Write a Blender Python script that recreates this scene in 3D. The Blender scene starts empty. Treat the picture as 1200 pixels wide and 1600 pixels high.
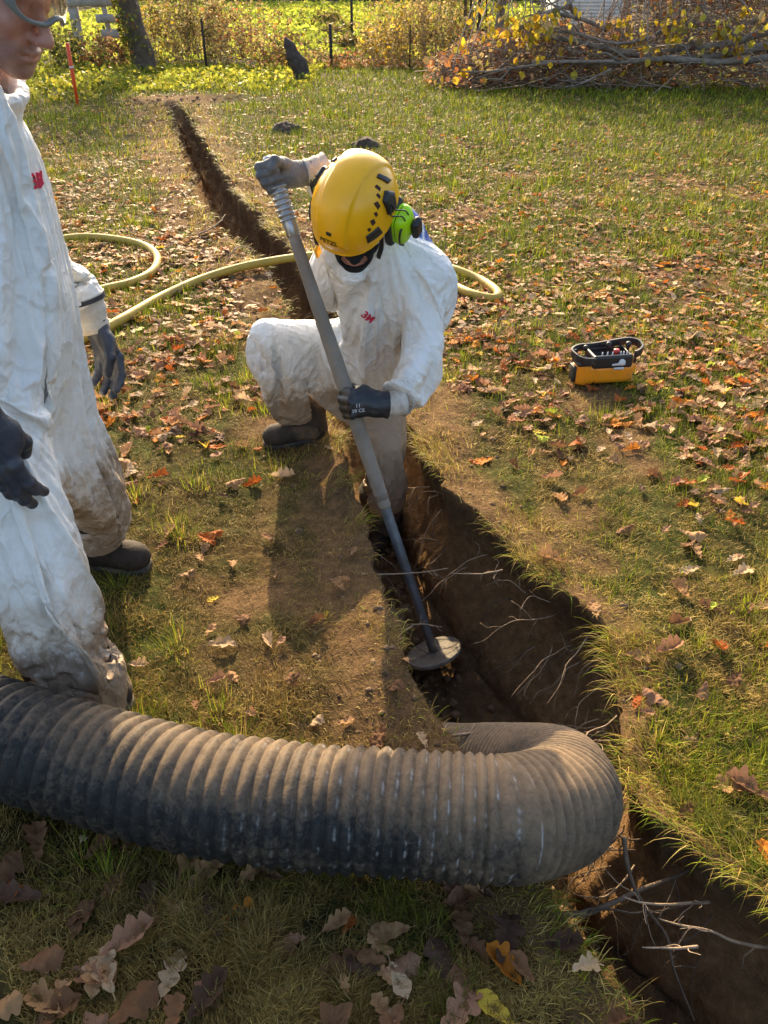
import bpy, bmesh, math, random
import numpy as np
from mathutils import Vector, Matrix
from mathutils.bvhtree import BVHTree

SC = bpy.context.scene
COL = SC.collection
R = math.radians
rng = np.random.default_rng(7)
random.seed(7)

# ------------------------------------------------------------------ camera
PITCH, CAM_H, FPX = 33.7, 1.55, 1200.0
cd = bpy.data.cameras.new('camera')
cd.sensor_fit = 'VERTICAL'; cd.sensor_height = 36.0; cd.lens = 36.0 * FPX / 1600.0
cd.clip_start = 0.02; cd.clip_end = 500
cam = bpy.data.objects.new('camera', cd); COL.objects.link(cam)
cam.location = (0, 0, CAM_H); cam.rotation_euler = (R(90 - PITCH), 0, 0)
SC.camera = cam

# ------------------------------------------------------------------ light
SUN_EL, SUN_AZ = 27.0, -10.0          # azimuth from +Y, clockwise positive
w = bpy.data.worlds.new('World'); SC.world = w; w.use_nodes = True
nt = w.node_tree
sky = nt.nodes.new('ShaderNodeTexSky'); sky.sky_type = 'NISHITA'; sky.sun_disc = False
sky.sun_elevation = R(SUN_EL); sky.sun_rotation = R(SUN_AZ)
sky.air_density = 1.0; sky.dust_density = 4.0
bg = nt.nodes['Background']; bg.inputs['Strength'].default_value = 0.15
nt.links.new(sky.outputs[0], bg.inputs['Color'])
sl = bpy.data.lights.new('sun', 'SUN'); sl.energy = 4.6; sl.angle = R(0.5); sl.color = (1.0, 0.79, 0.49)
so = bpy.data.objects.new('sun', sl); COL.objects.link(so)
sd = Vector((math.sin(R(SUN_AZ)) * math.cos(R(SUN_EL)), math.cos(R(SUN_AZ)) * math.cos(R(SUN_EL)), math.sin(R(SUN_EL))))
so.rotation_euler = sd.to_track_quat('Z', 'Y').to_euler(); so.location = (-3, 30, 16)
SC.view_settings.view_transform = 'Standard'; SC.view_settings.look = 'None'
SC.view_settings.gamma = 1.0; SC.view_settings.exposure = 1.36
SC.cycles.max_bounces = 8; SC.cycles.diffuse_bounces = 4; SC.cycles.transparent_max_bounces = 12

# ------------------------------------------------------------------ small maths
_s, _c = math.sin(R(PITCH)), math.cos(R(PITCH))
def ray(px, py):
    u = (px - 600) / FPX; v = (800 - py) / FPX
    return np.array((u, _c + v * _s, -_s + v * _c))
def at(px, py, Y):
    d = ray(px, py); t = Y / d[1]
    return np.array((0, 0, CAM_H)) + d * t
def gnd(px, py, z=0.0):
    d = ray(px, py); t = (z - CAM_H) / d[2]
    return np.array((0, 0, CAM_H)) + d * t
def proj(P):
    P = np.asarray(P, float); x = P[..., 0]; y = P[..., 1]; z = P[..., 2] - CAM_H
    dep = y * _c - z * _s; up = y * _s + z * _c
    dd = np.where(dep > 0.05, dep, 0.05)
    return 600 + FPX * x / dd, 800 - FPX * up / dd, dep
def V(*a): return np.array(a, float)
def nrm(v): v = np.asarray(v, float); return v / np.linalg.norm(v)
def sstep(a, b, x):
    t = np.clip((x - a) / (b - a), 0, 1); return t * t * (3 - 2 * t)
_pr = np.random.default_rng(3)
_perm = np.concatenate([_pr.permutation(256)] * 3).astype(np.int32)
_grad = _pr.normal(size=(256, 3)).astype(np.float32); _grad /= np.linalg.norm(_grad, axis=1)[:, None]
def noise(P, s=1.0, off=0.0):
    """gradient noise about -0.7..0.7"""
    P = np.asarray(P, np.float32) * np.float32(s) + np.float32(off + 57.3)
    I = np.floor(P).astype(np.int32); F = P - I; I &= 255
    U = F * F * F * (F * (F * 6 - 15) + 10)
    r = None
    def g(dx, dy, dz):
        h = _perm[_perm[_perm[(I[..., 0] + dx) & 255] + ((I[..., 1] + dy) & 255)] + ((I[..., 2] + dz) & 255)]
        gr = _grad[h]
        return gr[..., 0] * (F[..., 0] - dx) + gr[..., 1] * (F[..., 1] - dy) + gr[..., 2] * (F[..., 2] - dz)
    u, v, ww = U[..., 0], U[..., 1], U[..., 2]
    def lx(dy, dz):
        a = g(0, dy, dz); return a + (g(1, dy, dz) - a) * u
    a = lx(0, 0); a = a + (lx(1, 0) - a) * v
    b = lx(0, 1); b = b + (lx(1, 1) - b) * v
    return a + (b - a) * ww
def noise2(x, y, s=1.0, off=0.0):
    return noise(np.stack([x, y, np.zeros_like(x) + .37], -1), s, off)

# ------------------------------------------------------------------ mesh makers
def mesh_np(name, V_, F_, smooth=True, cols=None, colname='Col'):
    """V_ (n,3); F_ (m,k) array or list of such arrays"""
    me = bpy.data.meshes.new(name)
    V_ = np.ascontiguousarray(V_, np.float32)
    Fl = [f for f in (F_ if isinstance(F_, list) else [F_]) if len(f)]
    me.vertices.add(len(V_)); me.vertices.foreach_set('co', V_.ravel())
    idx = np.concatenate([np.asarray(f, np.int32).ravel() for f in Fl])
    tot = np.concatenate([np.full(len(f), np.asarray(f).shape[1], np.int32) for f in Fl])
    st = np.concatenate([[0], np.cumsum(tot)[:-1]]).astype(np.int32)
    me.loops.add(len(idx)); me.loops.foreach_set('vertex_index', idx)
    me.polygons.add(len(tot)); me.polygons.foreach_set('loop_start', st)
    me.update(calc_edges=True)
    if smooth: me.polygons.foreach_set('use_smooth', np.ones(len(tot), bool))
    if cols is not None:
        for cn, c in (cols.items() if isinstance(cols, dict) else [(colname, cols)]):
            c = np.asarray(c, np.float32)
            if c.ndim == 1: c = np.stack([c, c, c], -1)
            ca = me.color_attributes.new(cn, 'FLOAT_COLOR', 'POINT')
            ca.data.foreach_set('color', np.concatenate([c, np.ones((len(c), 1), np.float32)], 1).ravel())
    me.validate(); me.update()
    return me
def obj(name, me, m=None, parent=None, loc=None):
    o = bpy.data.objects.new(name, me); COL.objects.link(o)
    if m is not None:
        for mm in (m if isinstance(m, (list, tuple)) else [m]): me.materials.append(mm)
    if parent is not None:
        o.parent = parent
        M = parent.matrix_basis.copy(); p = parent.parent
        while p is not None: M = p.matrix_basis @ M; p = p.parent
        o.matrix_parent_inverse = M.inverted()     # parts are modelled in world space
    if loc is not None: o.location = loc
    return o
def tag(o, label=None, cat=None, group=None, kind=None):
    for k, v in (('label', label), ('category', cat), ('group', group), ('kind', kind)):
        if v: o[k] = v
    return o
def empty(name, loc, label, cat, group=None):
    o = bpy.data.objects.new(name, None); COL.objects.link(o); o.empty_display_size = .05
    o.location = loc; return tag(o, label, cat, group)
class MB:
    """collects vertices and faces (3s and 4s) of one mesh"""
    def __init__(s): s.v = []; s.f = {3: [], 4: []}; s.c = []; s.n = 0
    def add(s, v, f, col=None):
        v = np.asarray(v, float); s.v.append(v)
        for ff in (f if isinstance(f, list) else [f]):
            ff = np.asarray(ff, int)
            if len(ff): s.f[ff.shape[1]].append(ff + s.n)
        if col is not None: s.c.append(np.broadcast_to(np.asarray(col, float), (len(v), 3)))
        s.n += len(v); return s
    def mesh(s, name, smooth=True):
        F = [np.concatenate(s.f[k]) for k in (3, 4) if s.f[k]]
        return mesh_np(name, np.concatenate(s.v), F, smooth, np.concatenate(s.c) if s.c else None)
    def build(s, name, m, parent=None, smooth=True): return obj(name, s.mesh(name, smooth), m, parent)
def catmull(pts, n):
    P = np.asarray(pts, float); P = np.vstack([2 * P[0] - P[1], P, 2 * P[-1] - P[-2]]); out = []
    for i in range(1, len(P) - 2):
        t = np.linspace(0, 1, n, endpoint=False)[:, None]
        a, b, c, d = P[i - 1], P[i], P[i + 1], P[i + 2]
        out.append(.5 * (2 * b + (c - a) * t + (2 * a - 5 * b + 4 * c - d) * t ** 2 + (3 * b - a - 3 * c + d) * t ** 3))
    out.append(P[-2][None]); return np.concatenate(out)
def frames(P):
    T = np.gradient(P, axis=0); T /= np.linalg.norm(T, axis=1)[:, None] + 1e-12
    u = np.cross(T[0], (0, 0, 1));
    if np.linalg.norm(u) < .1: u = np.cross(T[0], (1, 0, 0))
    u = nrm(u); U = []
    for t in T:
        u = u - t * np.dot(u, t); u = u / (np.linalg.norm(u) + 1e-12); U.append(u)
    U = np.array(U); return T, U, np.cross(T, U)
def tube(P, r, seg=8, cap=True, flat=1.0):
    P = np.asarray(P, float); n = len(P); r = np.broadcast_to(np.asarray(r, float), (n,))
    T, U, W = frames(P); a = np.linspace(0, 2 * np.pi, seg, endpoint=False)
    v = P[:, None] + r[:, None, None] * (np.cos(a)[None, :, None] * U[:, None] + flat * np.sin(a)[None, :, None] * W[:, None])
    v = v.reshape(-1, 3); i = np.arange(n - 1)[:, None] * seg; j = np.arange(seg)[None]; k = (j + 1) % seg
    q = np.stack([i + j, i + k, i + seg + k, i + seg + j], -1).reshape(-1, 4); f = [q]
    if cap:
        v = np.vstack([v, P[0], P[-1]]); j = np.arange(seg); k = (j + 1) % seg; b = (n - 1) * seg
        f.append(np.stack([np.full(seg, n * seg), k, j], -1)); f.append(np.stack([np.full(seg, n * seg + 1), b + j, b + k], -1))
    return v, f
def box(c, half, M=None):
    h = np.array(half, float); s = np.array([[x, y, z] for x in (-1, 1) for y in (-1, 1) for z in (-1, 1)], float) * h
    if M is not None: s = s @ np.asarray(M).T
    return s + np.asarray(c), np.array([[0, 1, 3, 2], [4, 6, 7, 5], [0, 4, 5, 1], [2, 3, 7, 6], [0, 2, 6, 4], [1, 5, 7, 3]])
def bevel(o, wd, seg=2):
    m = o.modifiers.new('bevel', 'BEVEL'); m.width = wd; m.segments = seg; m.limit_method = 'ANGLE'; return o

# ------------------------------------------------------------------ signed distance modelling
def smin(a, b, k):
    h = np.clip(.5 + .5 * (b - a) / k, 0, 1); return b + (a - b) * h - k * h * (1 - h)
def smax(a, b, k): return -smin(-a, -b, k)
def cap_(P, a, b, r1, r2=None, ax=None, f=1.0, flat=False):
    a = np.asarray(a, np.float32); b = np.asarray(b, np.float32); r2 = r1 if r2 is None else r2; r1 = max(r1, .0015); r2 = max(r2, .0015)
    pa = P - a; ba = b - a; h = np.clip((pa @ ba) / float(ba @ ba), 0, 1)
    q = pa - h[:, None] * ba
    if ax is not None:
        ax = nrm(ax).astype(np.float32); c = q @ ax; q = q + ax * (c * (1 / f - 1))[:, None]
    d = np.sqrt((q * q).sum(1)) - (r1 + (r2 - r1) * h)
    if flat:
        dr = nrm(ba).astype(np.float32); d = np.maximum(d, (P - b) @ dr)
    return d
def ell_(P, c, r, M=None):
    q = P - np.asarray(c, np.float32)
    if M is not None: q = q @ np.asarray(M, np.float32)
    r = np.asarray(r, np.float32); k0 = np.sqrt(((q / r) ** 2).sum(1)); k1 = np.sqrt(((q / r ** 2) ** 2).sum(1)) + 1e-9
    return k0 * (k0 - 1) / k1
def sph_(P, c, r): return np.sqrt(((P - np.asarray(c, np.float32)) ** 2).sum(1)) - r
def box_(P, c, h, r=0., M=None):
    q = P - np.asarray(c, np.float32)
    if M is not None: q = q @ np.asarray(M, np.float32)
    q = np.abs(q) - (np.asarray(h, np.float32) - r)
    return np.sqrt((np.maximum(q, 0) ** 2).sum(1)) + np.minimum(q.max(1), 0) - r
def polygonize(fn, lo, hi, h, safety=1.7):
    lo = np.asarray(lo, float); hi = np.asarray(hi, float); S = 4
    n = (np.ceil((hi - lo) / h / S).astype(int)) * S
    ax = [lo[i] + h * np.arange(n[i]) for i in range(3)]
    axc = [a.reshape(-1, S).mean(1) for a in ax]
    G = np.stack(np.meshgrid(*axc, indexing='ij'), -1).reshape(-1, 3).astype(np.float32)
    Dc = fn(G).reshape([len(a) for a in axc])
    D = np.repeat(np.repeat(np.repeat(Dc, S, 0), S, 1), S, 2).astype(np.float32)
    m = np.abs(D) < S * h * .87 * safety
    ix = np.argwhere(m)
    P = np.stack([ax[k][ix[:, k]] for k in range(3)], -1).astype(np.float32)
    D[m] = np.concatenate([fn(P[i:i + 400000]) for i in range(0, len(P), 400000)])
    ins = D < 0
    c = np.zeros(tuple(n - 1), np.uint8)
    for a in (0, 1):
        for b in (0, 1):
            for d in (0, 1):
                c += ins[a:n[0] - 1 + a, b:n[1] - 1 + b, d:n[2] - 1 + d]
    act = np.argwhere((c > 0) & (c < 8)); vid = np.full(tuple(n - 1), -1, np.int32)
    vid[act[:, 0], act[:, 1], act[:, 2]] = np.arange(len(act))
    acc = np.zeros((len(act), 3), np.float32); cnt = np.zeros(len(act), np.float32)
    cor = [(a, b, d) for a in (0, 1) for b in (0, 1) for d in (0, 1)]
    dv = {q: D[act[:, 0] + q[0], act[:, 1] + q[1], act[:, 2] + q[2]] for q in cor}
    for q in cor:
        for k in range(3):
            if q[k] == 0:
                e = list(q); e[k] = 1; e = tuple(e); A, B = dv[q], dv[e]
                cr = (A < 0) != (B < 0); t = np.where(cr, A / np.where(A == B, 1, A - B), 0)
                pt = np.tile(np.array(q, np.float32), (len(act), 1)); pt[:, k] = t
                acc += pt * cr[:, None]; cnt += cr
    Vt = (act + acc / np.maximum(cnt, 1)[:, None]) * h + lo
    Q = []
    for k in range(3):
        sl0 = [slice(1, -1)] * 3; sl0[k] = slice(0, -1); sl1 = [slice(1, -1)] * 3; sl1[k] = slice(1, None)
        A = ins[tuple(sl0)]; B = ins[tuple(sl1)]; e = np.argwhere(A != B)
        if not len(e): continue
        ca = A[e[:, 0], e[:, 1], e[:, 2]]; base = e + 1; base[:, k] -= 1
        i, j = (k + 1) % 3, (k + 2) % 3; o = []
        for (di, dj) in ((-1, -1), (0, -1), (0, 0), (-1, 0)):
            cc = base.copy(); cc[:, i] += di; cc[:, j] += dj; o.append(vid[cc[:, 0], cc[:, 1], cc[:, 2]])
        q = np.stack(o, -1); q[~ca] = q[~ca][:, ::-1]; Q.append(q)
    Q = np.concatenate(Q); Q = Q[(Q >= 0).all(1)]
    return Vt.astype(np.float64), Q
def relax(Vt, Q, it=1, f=.5):
    n = len(Vt)
    for _ in range(it):
        s = np.zeros_like(Vt); c = np.zeros(n)
        for a, b in ((0, 1), (1, 2), (2, 3), (3, 0)):
            np.add.at(s, Q[:, a], Vt[Q[:, b]]); np.add.at(c, Q[:, a], 1)
        Vt = Vt + f * (s / np.maximum(c, 1)[:, None] - Vt)
    return Vt
def frame(x, z):
    """3x3 with columns x, y, z from x dir and an approximate z dir"""
    x = nrm(x); z = np.asarray(z, float); z = nrm(z - x * np.dot(x, z)); return np.stack([x, np.cross(z, x), z], 1)

# ------------------------------------------------------------------ materials
def _nt(name):
    m = bpy.data.materials.new(name); m.use_nodes = True; n = m.node_tree
    return m, n, n.nodes['Principled BSDF'], n.links.new
def _noise(n, scale, detail=4, rough=.6, coord=None, dist=0.):
    t = n.nodes.new('ShaderNodeTexNoise'); t.inputs['Scale'].default_value = scale
    t.inputs['Detail'].default_value = detail; t.inputs['Roughness'].default_value = rough; t.inputs['Distortion'].default_value = dist
    if coord is None:
        coord = n.nodes.new('ShaderNodeTexCoord').outputs['Object']
    n.links.new(coord, t.inputs['Vector']); return t.outputs['Fac']
def _ramp(n, fac, stops):
    r = n.nodes.new('ShaderNodeValToRGB'); e = r.color_ramp.elements
    while len(e) < len(stops): e.new(.5)
    for q, (p, c) in zip(e, stops):
        q.position = p; q.color = (*c, 1) if len(c) == 3 else c
    n.links.new(fac, r.inputs[0]); return r.outputs[0]
def _mix(n, f, a, b, mode='MIX'):
    x = n.nodes.new('ShaderNodeMix'); x.data_type = 'RGBA'; x.blend_type = mode
    for s, v in ((0, f), (6, a), (7, b)):
        if hasattr(v, 'links') or hasattr(v, 'is_linked'): n.links.new(v, x.inputs[s])
        elif s == 0: x.inputs[0].default_value = v
        else: x.inputs[s].default_value = (*v, 1)
    return x.outputs[2]
def _math(n, op, a, b=0., c=None):
    x = n.nodes.new('ShaderNodeMath'); x.operation = op
    for s, v in ((0, a), (1, b), (2, c)):
        if v is None: continue
        if hasattr(v, 'is_linked'): n.links.new(v, x.inputs[s])
        else: x.inputs[s].default_value = v
    return x.outputs[0]
def _bump(n, bsdf, h, strength=.5, dist=.01, prev=None):
    b = n.nodes.new('ShaderNodeBump'); b.inputs['Strength'].default_value = strength; b.inputs['Distance'].default_value = dist
    n.links.new(h, b.inputs['Height'])
    if prev is not None: n.links.new(prev, b.inputs['Normal'])
    n.links.new(b.outputs[0], bsdf.inputs['Normal']); return b.outputs[0]
def _attr(n, name):
    a = n.nodes.new('ShaderNodeAttribute'); a.attribute_name = name; return a.outputs['Color']
def mat(name, col, rough=.6, metal=0., var=.25, scale=30., bump=.0, bscale=80., dirt=None, dirt_amt=.5, spec=.5, bdist=.004):
    m, n, b, L = _nt(name)
    c = np.array(col); lo = tuple(c * (1 - var)); hi = tuple(np.minimum(c * (1 + var), 1))
    o = _ramp(n, _noise(n, scale), [(.3, lo), (.7, hi)])
    if dirt is not None:
        f = _ramp(n, _noise(n, scale * .35, 6, .7), [(.62 - .3 * dirt_amt, (0, 0, 0)), (.75, (1, 1, 1))])
        o = _mix(n, f, o, dirt)
        rr = _mix(n, f, (rough,) * 3, (.85,) * 3); L(rr, b.inputs['Roughness'])
    else: b.inputs['Roughness'].default_value = rough
    L(o, b.inputs['Base Color']); b.inputs['Metallic'].default_value = metal; b.inputs['Specular IOR Level'].default_value = spec
    if bump: _bump(n, b, _noise(n, bscale, 5), bump, bdist)
    return m
def leafy(name, attr='Col', trans=.4, obj_color=False, rough=.6, bump=False):
    m, n, b, L = _nt(name)
    if obj_color:
        c = n.nodes.new('ShaderNodeObjectInfo').outputs['Color']
    else: c = _attr(n, attr)
    if bump:
        f = _noise(n, 55, 6, .75); c = _mix(n, _ramp(n, f, [(.35, (1, 1, 1)), (.62, (0, 0, 0))]), c, (.07, .035, .02))if False else _mix(n, 1.0, c, _ramp(n, f, [(.28, (.45, .4, .4)), (.5, (1, 1, 1)), (.75, (1.25, 1.2, 1.1))]), 'MULTIPLY')
        _bump(n, b, f, .5, .004)
    L(c, b.inputs['Base Color']); b.inputs['Roughness'].default_value = rough; b.inputs['Specular IOR Level'].default_value = .08
    t = n.nodes.new('ShaderNodeBsdfTranslucent'); L(c, t.inputs['Color'])
    x = n.nodes.new('ShaderNodeMixShader'); x.inputs[0].default_value = trans
    L(b.outputs[0], x.inputs[1]); L(t.outputs[0], x.inputs[2])
    L(x.outputs[0], n.nodes['Material Output'].inputs['Surface']); return m
# ------------------------------------------------------------------ the ground with its trench
_ly = np.array([-1.5, .3, .646, .782, .899, 1.049, 1.302, 1.501, 1.765, 2.019, 2.324, 2.859, 3.443, 4.68, 5.36, 6.425, 7.915, 11.165, 15.223, 16, 200])
_lx = np.array([1.35, .58, .448, .384, .335, .285, .16, .07, .035, -.03, -.085, -.19, -.295, -.634, -.87, -1.40, -1.861, -2.749, -3.888, -4.1, -55])
_ry = np.array([-1.5, .3, .858, .956, 1.049, 1.168, 1.344, 1.575, 1.794, 2.054, 2.41, 2.859, 3.443, 5.07, 5.679, 6.425, 7.915, 10.635, 15.223, 16, 200])
_rx = np.array([1.95, 1.12, .80, .69, .60, .575, .60, .645, .60, .43, .25, .11, .0, -.46, -.62, -.93, -1.44, -2.20, -3.55, -3.85, -54.6])
def lipn(y, o): return .035 * noise2(y, y * 0 + o, 3.1) + .03 * noise2(y, y * 0 + o, 9.0) + .016 * noise2(y, y * 0 + o, 27.0)
def lipL(y): return np.interp(y, _ly, _lx) + lipn(y, 3.3) * np.clip(.4 + y * .25, .5, 2.2) * (1 + .35 * np.exp(-((y - 1.9) / .6) ** 2))
def lipR(y): return np.interp(y, _ry, _rx) + lipn(y, 9.1) * np.clip(.4 + y * .25, .5, 2.2) * (1 + .8 * np.exp(-((y - 1.9) / .8) ** 2))
def depth(y):
    d = np.interp(y, [-2, .6, 1.0, 1.5, 2.1, 2.6, 3.0, 4, 6, 9, 14, 15.3, 15.7], [.45, .45, .47, .56, .52, .5, .5, .52, .6, .62, .5, .3, 0])
    return d + .05 * noise2(y, y * 0 + 1.7, 2.2) * (d > .1)
def gz(x, y):
    x = np.asarray(x, float); y = np.asarray(y, float); r = np.hypot(x, y)
    z = .05 * noise2(x, y, .55) + .028 * noise2(x, y, 1.9, 5) + .014 * noise2(x, y, 6, 9)
    z = z + (.013 * noise2(x, y, 13, 3) + .010 * np.abs(noise2(x, y, 24, 8)) + .006 * noise2(x, y, 46, 1)) * np.interp(r, [0, 1, 4, 12], [.7, .8, 1.2, 1.8])
    near = sstep(20, 60, r); z = z * (1 - near)
    tl = np.maximum(lipL(y) - x, x - lipR(y)); live = (y < 15.7)
    rim = np.exp(-(np.clip(tl, 0, 9) / .22) ** 2) * live
    z = z + rim * (.02 + .05 * noise2(x, y, 4.2, 2))
    z = z + np.where((y > 27) & (np.abs(x) < 400), .045 * np.clip(y - 27, 0, 200), 0)
    # spoil heap round the end of the trench
    z = z + .10 * np.exp(-(((x + 3.2) / .9) ** 2 + ((y - 16.2) / .45) ** 2)) * (.6 + 1.2 * np.abs(noise2(x, y, 3)))
    return z
def soilm(x, y):
    tl = lipL(y) - x; tr = x - lipR(y)
    wl = np.interp(y, [.5, 1, 1.6, 2.3, 3.2, 5, 9, 15], [.08, .30, .42, .42, .32, .38, .5, .7])
    wr = np.interp(y, [.5, 1, 1.6, 2.3, 3.2, 5, 9, 15], [.04, .05, .14, .36, .34, .30, .4, .6])
    q = .55 + 1.1 * noise2(x, y, 3.3, 7) + .5 * noise2(x, y, 11, 2)
    a = np.where(tl > 0, 1 - tl / wl, np.where(tr > 0, 1 - tr / wr, 2.))
    m = np.clip(a + q * .7 - .15, 0, 1) * (y < 17)
    patch = sstep(.18, .42, noise2(x, y, .9, 21) + .35 * noise2(x, y, 4, 4)) * .7
    # trodden ground this side of the trench
    tread = np.exp(-(((x + .25) / .38) ** 2 + ((y - 1.75) / .5) ** 2)) * .9 * (.75 + 1.2 * noise2(x, y, 5, 13))
    heap = np.exp(-(((x + 3.5) / 1.0) ** 2 + ((y - 15.7) / .55) ** 2)) * (.75 + 1.6 * noise2(x, y, 1.6, 3))
    return np.clip(np.maximum.reduce([m, patch * (y < 14), np.clip(tread, 0, 1), heap]), 0, 1)

def build_ground():
    # rows
    ys = [-1.5]
    while ys[-1] < 240:
        y = ys[-1]; ys.append(y + (.05 if y < .3 else max(.014, .006 * y if y < 7 else .012 * y if y < 17 else .05 * y)))
    ys = np.array(ys); n = len(ys)
    outer = [0]
    while outer[-1] < 240: t = outer[-1]; outer.append(t + max(.012, .022 * t if t < 6 else .12 * t))
    outer = np.array(outer); no = len(outer); NW, NF = 38, 24
    xl, xr, d = lipL(ys), lipR(ys), depth(ys)
    Y = np.repeat(ys[:, None], no, 1)
    XL = xl[:, None] - outer[None, ::-1]; XR = xr[:, None] + outer[None]
    wob = .01 * np.sin(Y * 3)
    ZL, ZR = gz(XL, Y), gz(XR, Y)
    u = np.linspace(0, 1, NW + 1)[1:]
    def wall(x0, z0, sgn, side):
        # u: 0 lip .. 1 floor edge; undercut below the turf, then a slope inward
        uc = np.interp(ys, [0, .9, 1.3, 1.8, 2.3, 3, 6], [.03, .05, .06, .08, .05, .02, .02]) if side else np.interp(ys, [0, 1, 1.4, 2, 3], [.02, .06, .07, .04, .02])
        prof = -uc[:, None] * np.sin(np.pi * np.clip(u / .8, 0, 1))[None] + (.25 * (xr - xl))[:, None] * sstep(.35, 1, u)[None] * .8
        nearlive = np.clip(d / .3, 0, 1)[:, None]
        X = x0[:, None] + sgn * prof * nearlive
        Z = z0[:, None] - u[None] ** .85 * d[:, None]
        Yw = np.repeat(ys[:, None], NW, 1)
        P = np.stack([X, Yw, Z], -1); k = np.clip(ys * .16, .8, 2.2)[:, None]
        a = (.05 * noise(P, 4.5, side * 9) + .036 * noise(P, 12, 4) + .022 * np.abs(noise(P, 27, 4)) + .016 * np.abs(noise(P, 52, 4)) + .008 * noise(P, 90, 4)) * k
        fade = np.sin(np.pi * np.clip(u, 0, 1) * .5)[None] * nearlive
        return X + a * fade * sgn, Yw + .5 * a * fade, Z + .4 * a * fade
    LX, LY, LZ = wall(xl, ZL[:, -1], 1, 0); RX, RY, RZ = wall(xr, ZR[:, 0], -1, 1)
    f = np.linspace(0, 1, NF + 2)[1:-1]
    FX = LX[:, -1:] * (1 - f) + RX[:, -1:] * f; FY = np.repeat(ys[:, None], NF, 1)
    FZ = LZ[:, -1:] * (1 - f) + RZ[:, -1:] * f - .04 * np.sin(np.pi * f)[None] * np.clip(d / .3, 0, 1)[:, None]
    FZ = FZ + (.05 * noise2(FX, FY, 6, 3) + .035 * np.abs(noise2(FX, FY, 19, 3)) + .02 * noise2(FX, FY, 42, 3)) * np.clip(d / .3, 0, 1)[:, None]
    X = np.concatenate([XL, LX, FX, RX[:, ::-1], XR], 1); Yy = np.concatenate([Y, LY, FY, RY[:, ::-1], Y], 1)
    Z = np.concatenate([ZL, LZ, FZ, RZ[:, ::-1], ZR], 1)
    soil = np.concatenate([soilm(XL, Y), np.ones_like(LX), np.ones_like(FX), np.ones_like(RX), soilm(XR, Y)], 1)
    deep = np.concatenate([XL * 0, np.repeat(u[None], n, 0), FX * 0 + 1, np.repeat(u[None, ::-1], n, 0), XR * 0], 1)
    m = X.shape[1]; ix = np.arange(n * m).reshape(n, m)
    Q = np.stack([ix[:-1, :-1], ix[:-1, 1:], ix[1:, 1:], ix[1:, :-1]], -1).reshape(-1, 4)
    P = np.stack([X, Yy, Z], -1).reshape(-1, 3)
    live = (np.repeat(d[:, None], m, 1) > .05)
    me = mesh_np('ground', P, Q, True, {'soil': (soil * np.where(live | (np.repeat(ys[:, None], m, 1) < 17), 1, 0)).ravel(), 'deep': (deep * live * np.where(np.repeat(ys[:, None], m, 1) > 3.2, .30, 1.)).ravel()})  # far trench kept near the dark band colour, painting in its shade
    return me

def ground_mat():
    m, n, b, L = _nt('turf_and_soil')
    co = n.nodes.new('ShaderNodeTexCoord').outputs['Object']
    soil = _attr(n, 'soil'); deep = _attr(n, 'deep')
    n1 = _noise(n, 2.2, 5, .65, co); n2 = _noise(n, 26, 6, .7, co); n3 = _noise(n, 160, 4, .7, co)
    turf = _ramp(n, n2, [(.3, (.020, .014, .006)), (.5, (.060, .042, .016)), (.72, (.15, .105, .04))])
    green = _ramp(n, n2, [(.3, (.022, .028, .008)), (.7, (.09, .10, .026))])
    turf = _mix(n, _ramp(n, n1, [(.42, (0, 0, 0)), (.6, (1, 1, 1))]), turf, green)
    s1 = _ramp(n, n2, [(.25, (.05, .028, .013)), (.5, (.125, .072, .033)), (.75, (.27, .165, .08))])
    s1 = _mix(n, _ramp(n, n3, [(.35, (0, 0, 0)), (.7, (.8, .8, .8))]), s1, (.22, .135, .068))
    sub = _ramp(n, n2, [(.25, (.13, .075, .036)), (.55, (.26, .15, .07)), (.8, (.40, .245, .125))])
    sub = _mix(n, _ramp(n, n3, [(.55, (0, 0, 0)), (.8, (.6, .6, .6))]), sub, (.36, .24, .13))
    humus_shade = _ramp(n, n2, [(.3, (.08, .05, .027)), (.7, (.16, .10, .052))])  # topsoil band below the lip; also the painted shade of the far trench
    wallc = _mix(n, _ramp(n, deep, [(.12, (0, 0, 0)), (.38, (1, 1, 1)), (.78, (1, 1, 1)), (.95, (.35, .35, .35))]), humus_shade, sub)
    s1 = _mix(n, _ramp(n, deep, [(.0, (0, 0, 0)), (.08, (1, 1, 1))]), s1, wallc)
    o = _mix(n, _ramp(n, soil, [(.3, (0, 0, 0)), (.7, (1, 1, 1))]), turf, s1)
    L(o, b.inputs['Base Color']); b.inputs['Roughness'].default_value = .95; b.inputs['Specular IOR Level'].default_value = .04
    h = _math(n, 'ADD', _math(n, 'MULTIPLY', n3, .35), n2)
    _bump(n, b, h, .9, .03)
    return m
ground = tag(obj('ground', build_ground(), ground_mat()), kind='structure')
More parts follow.
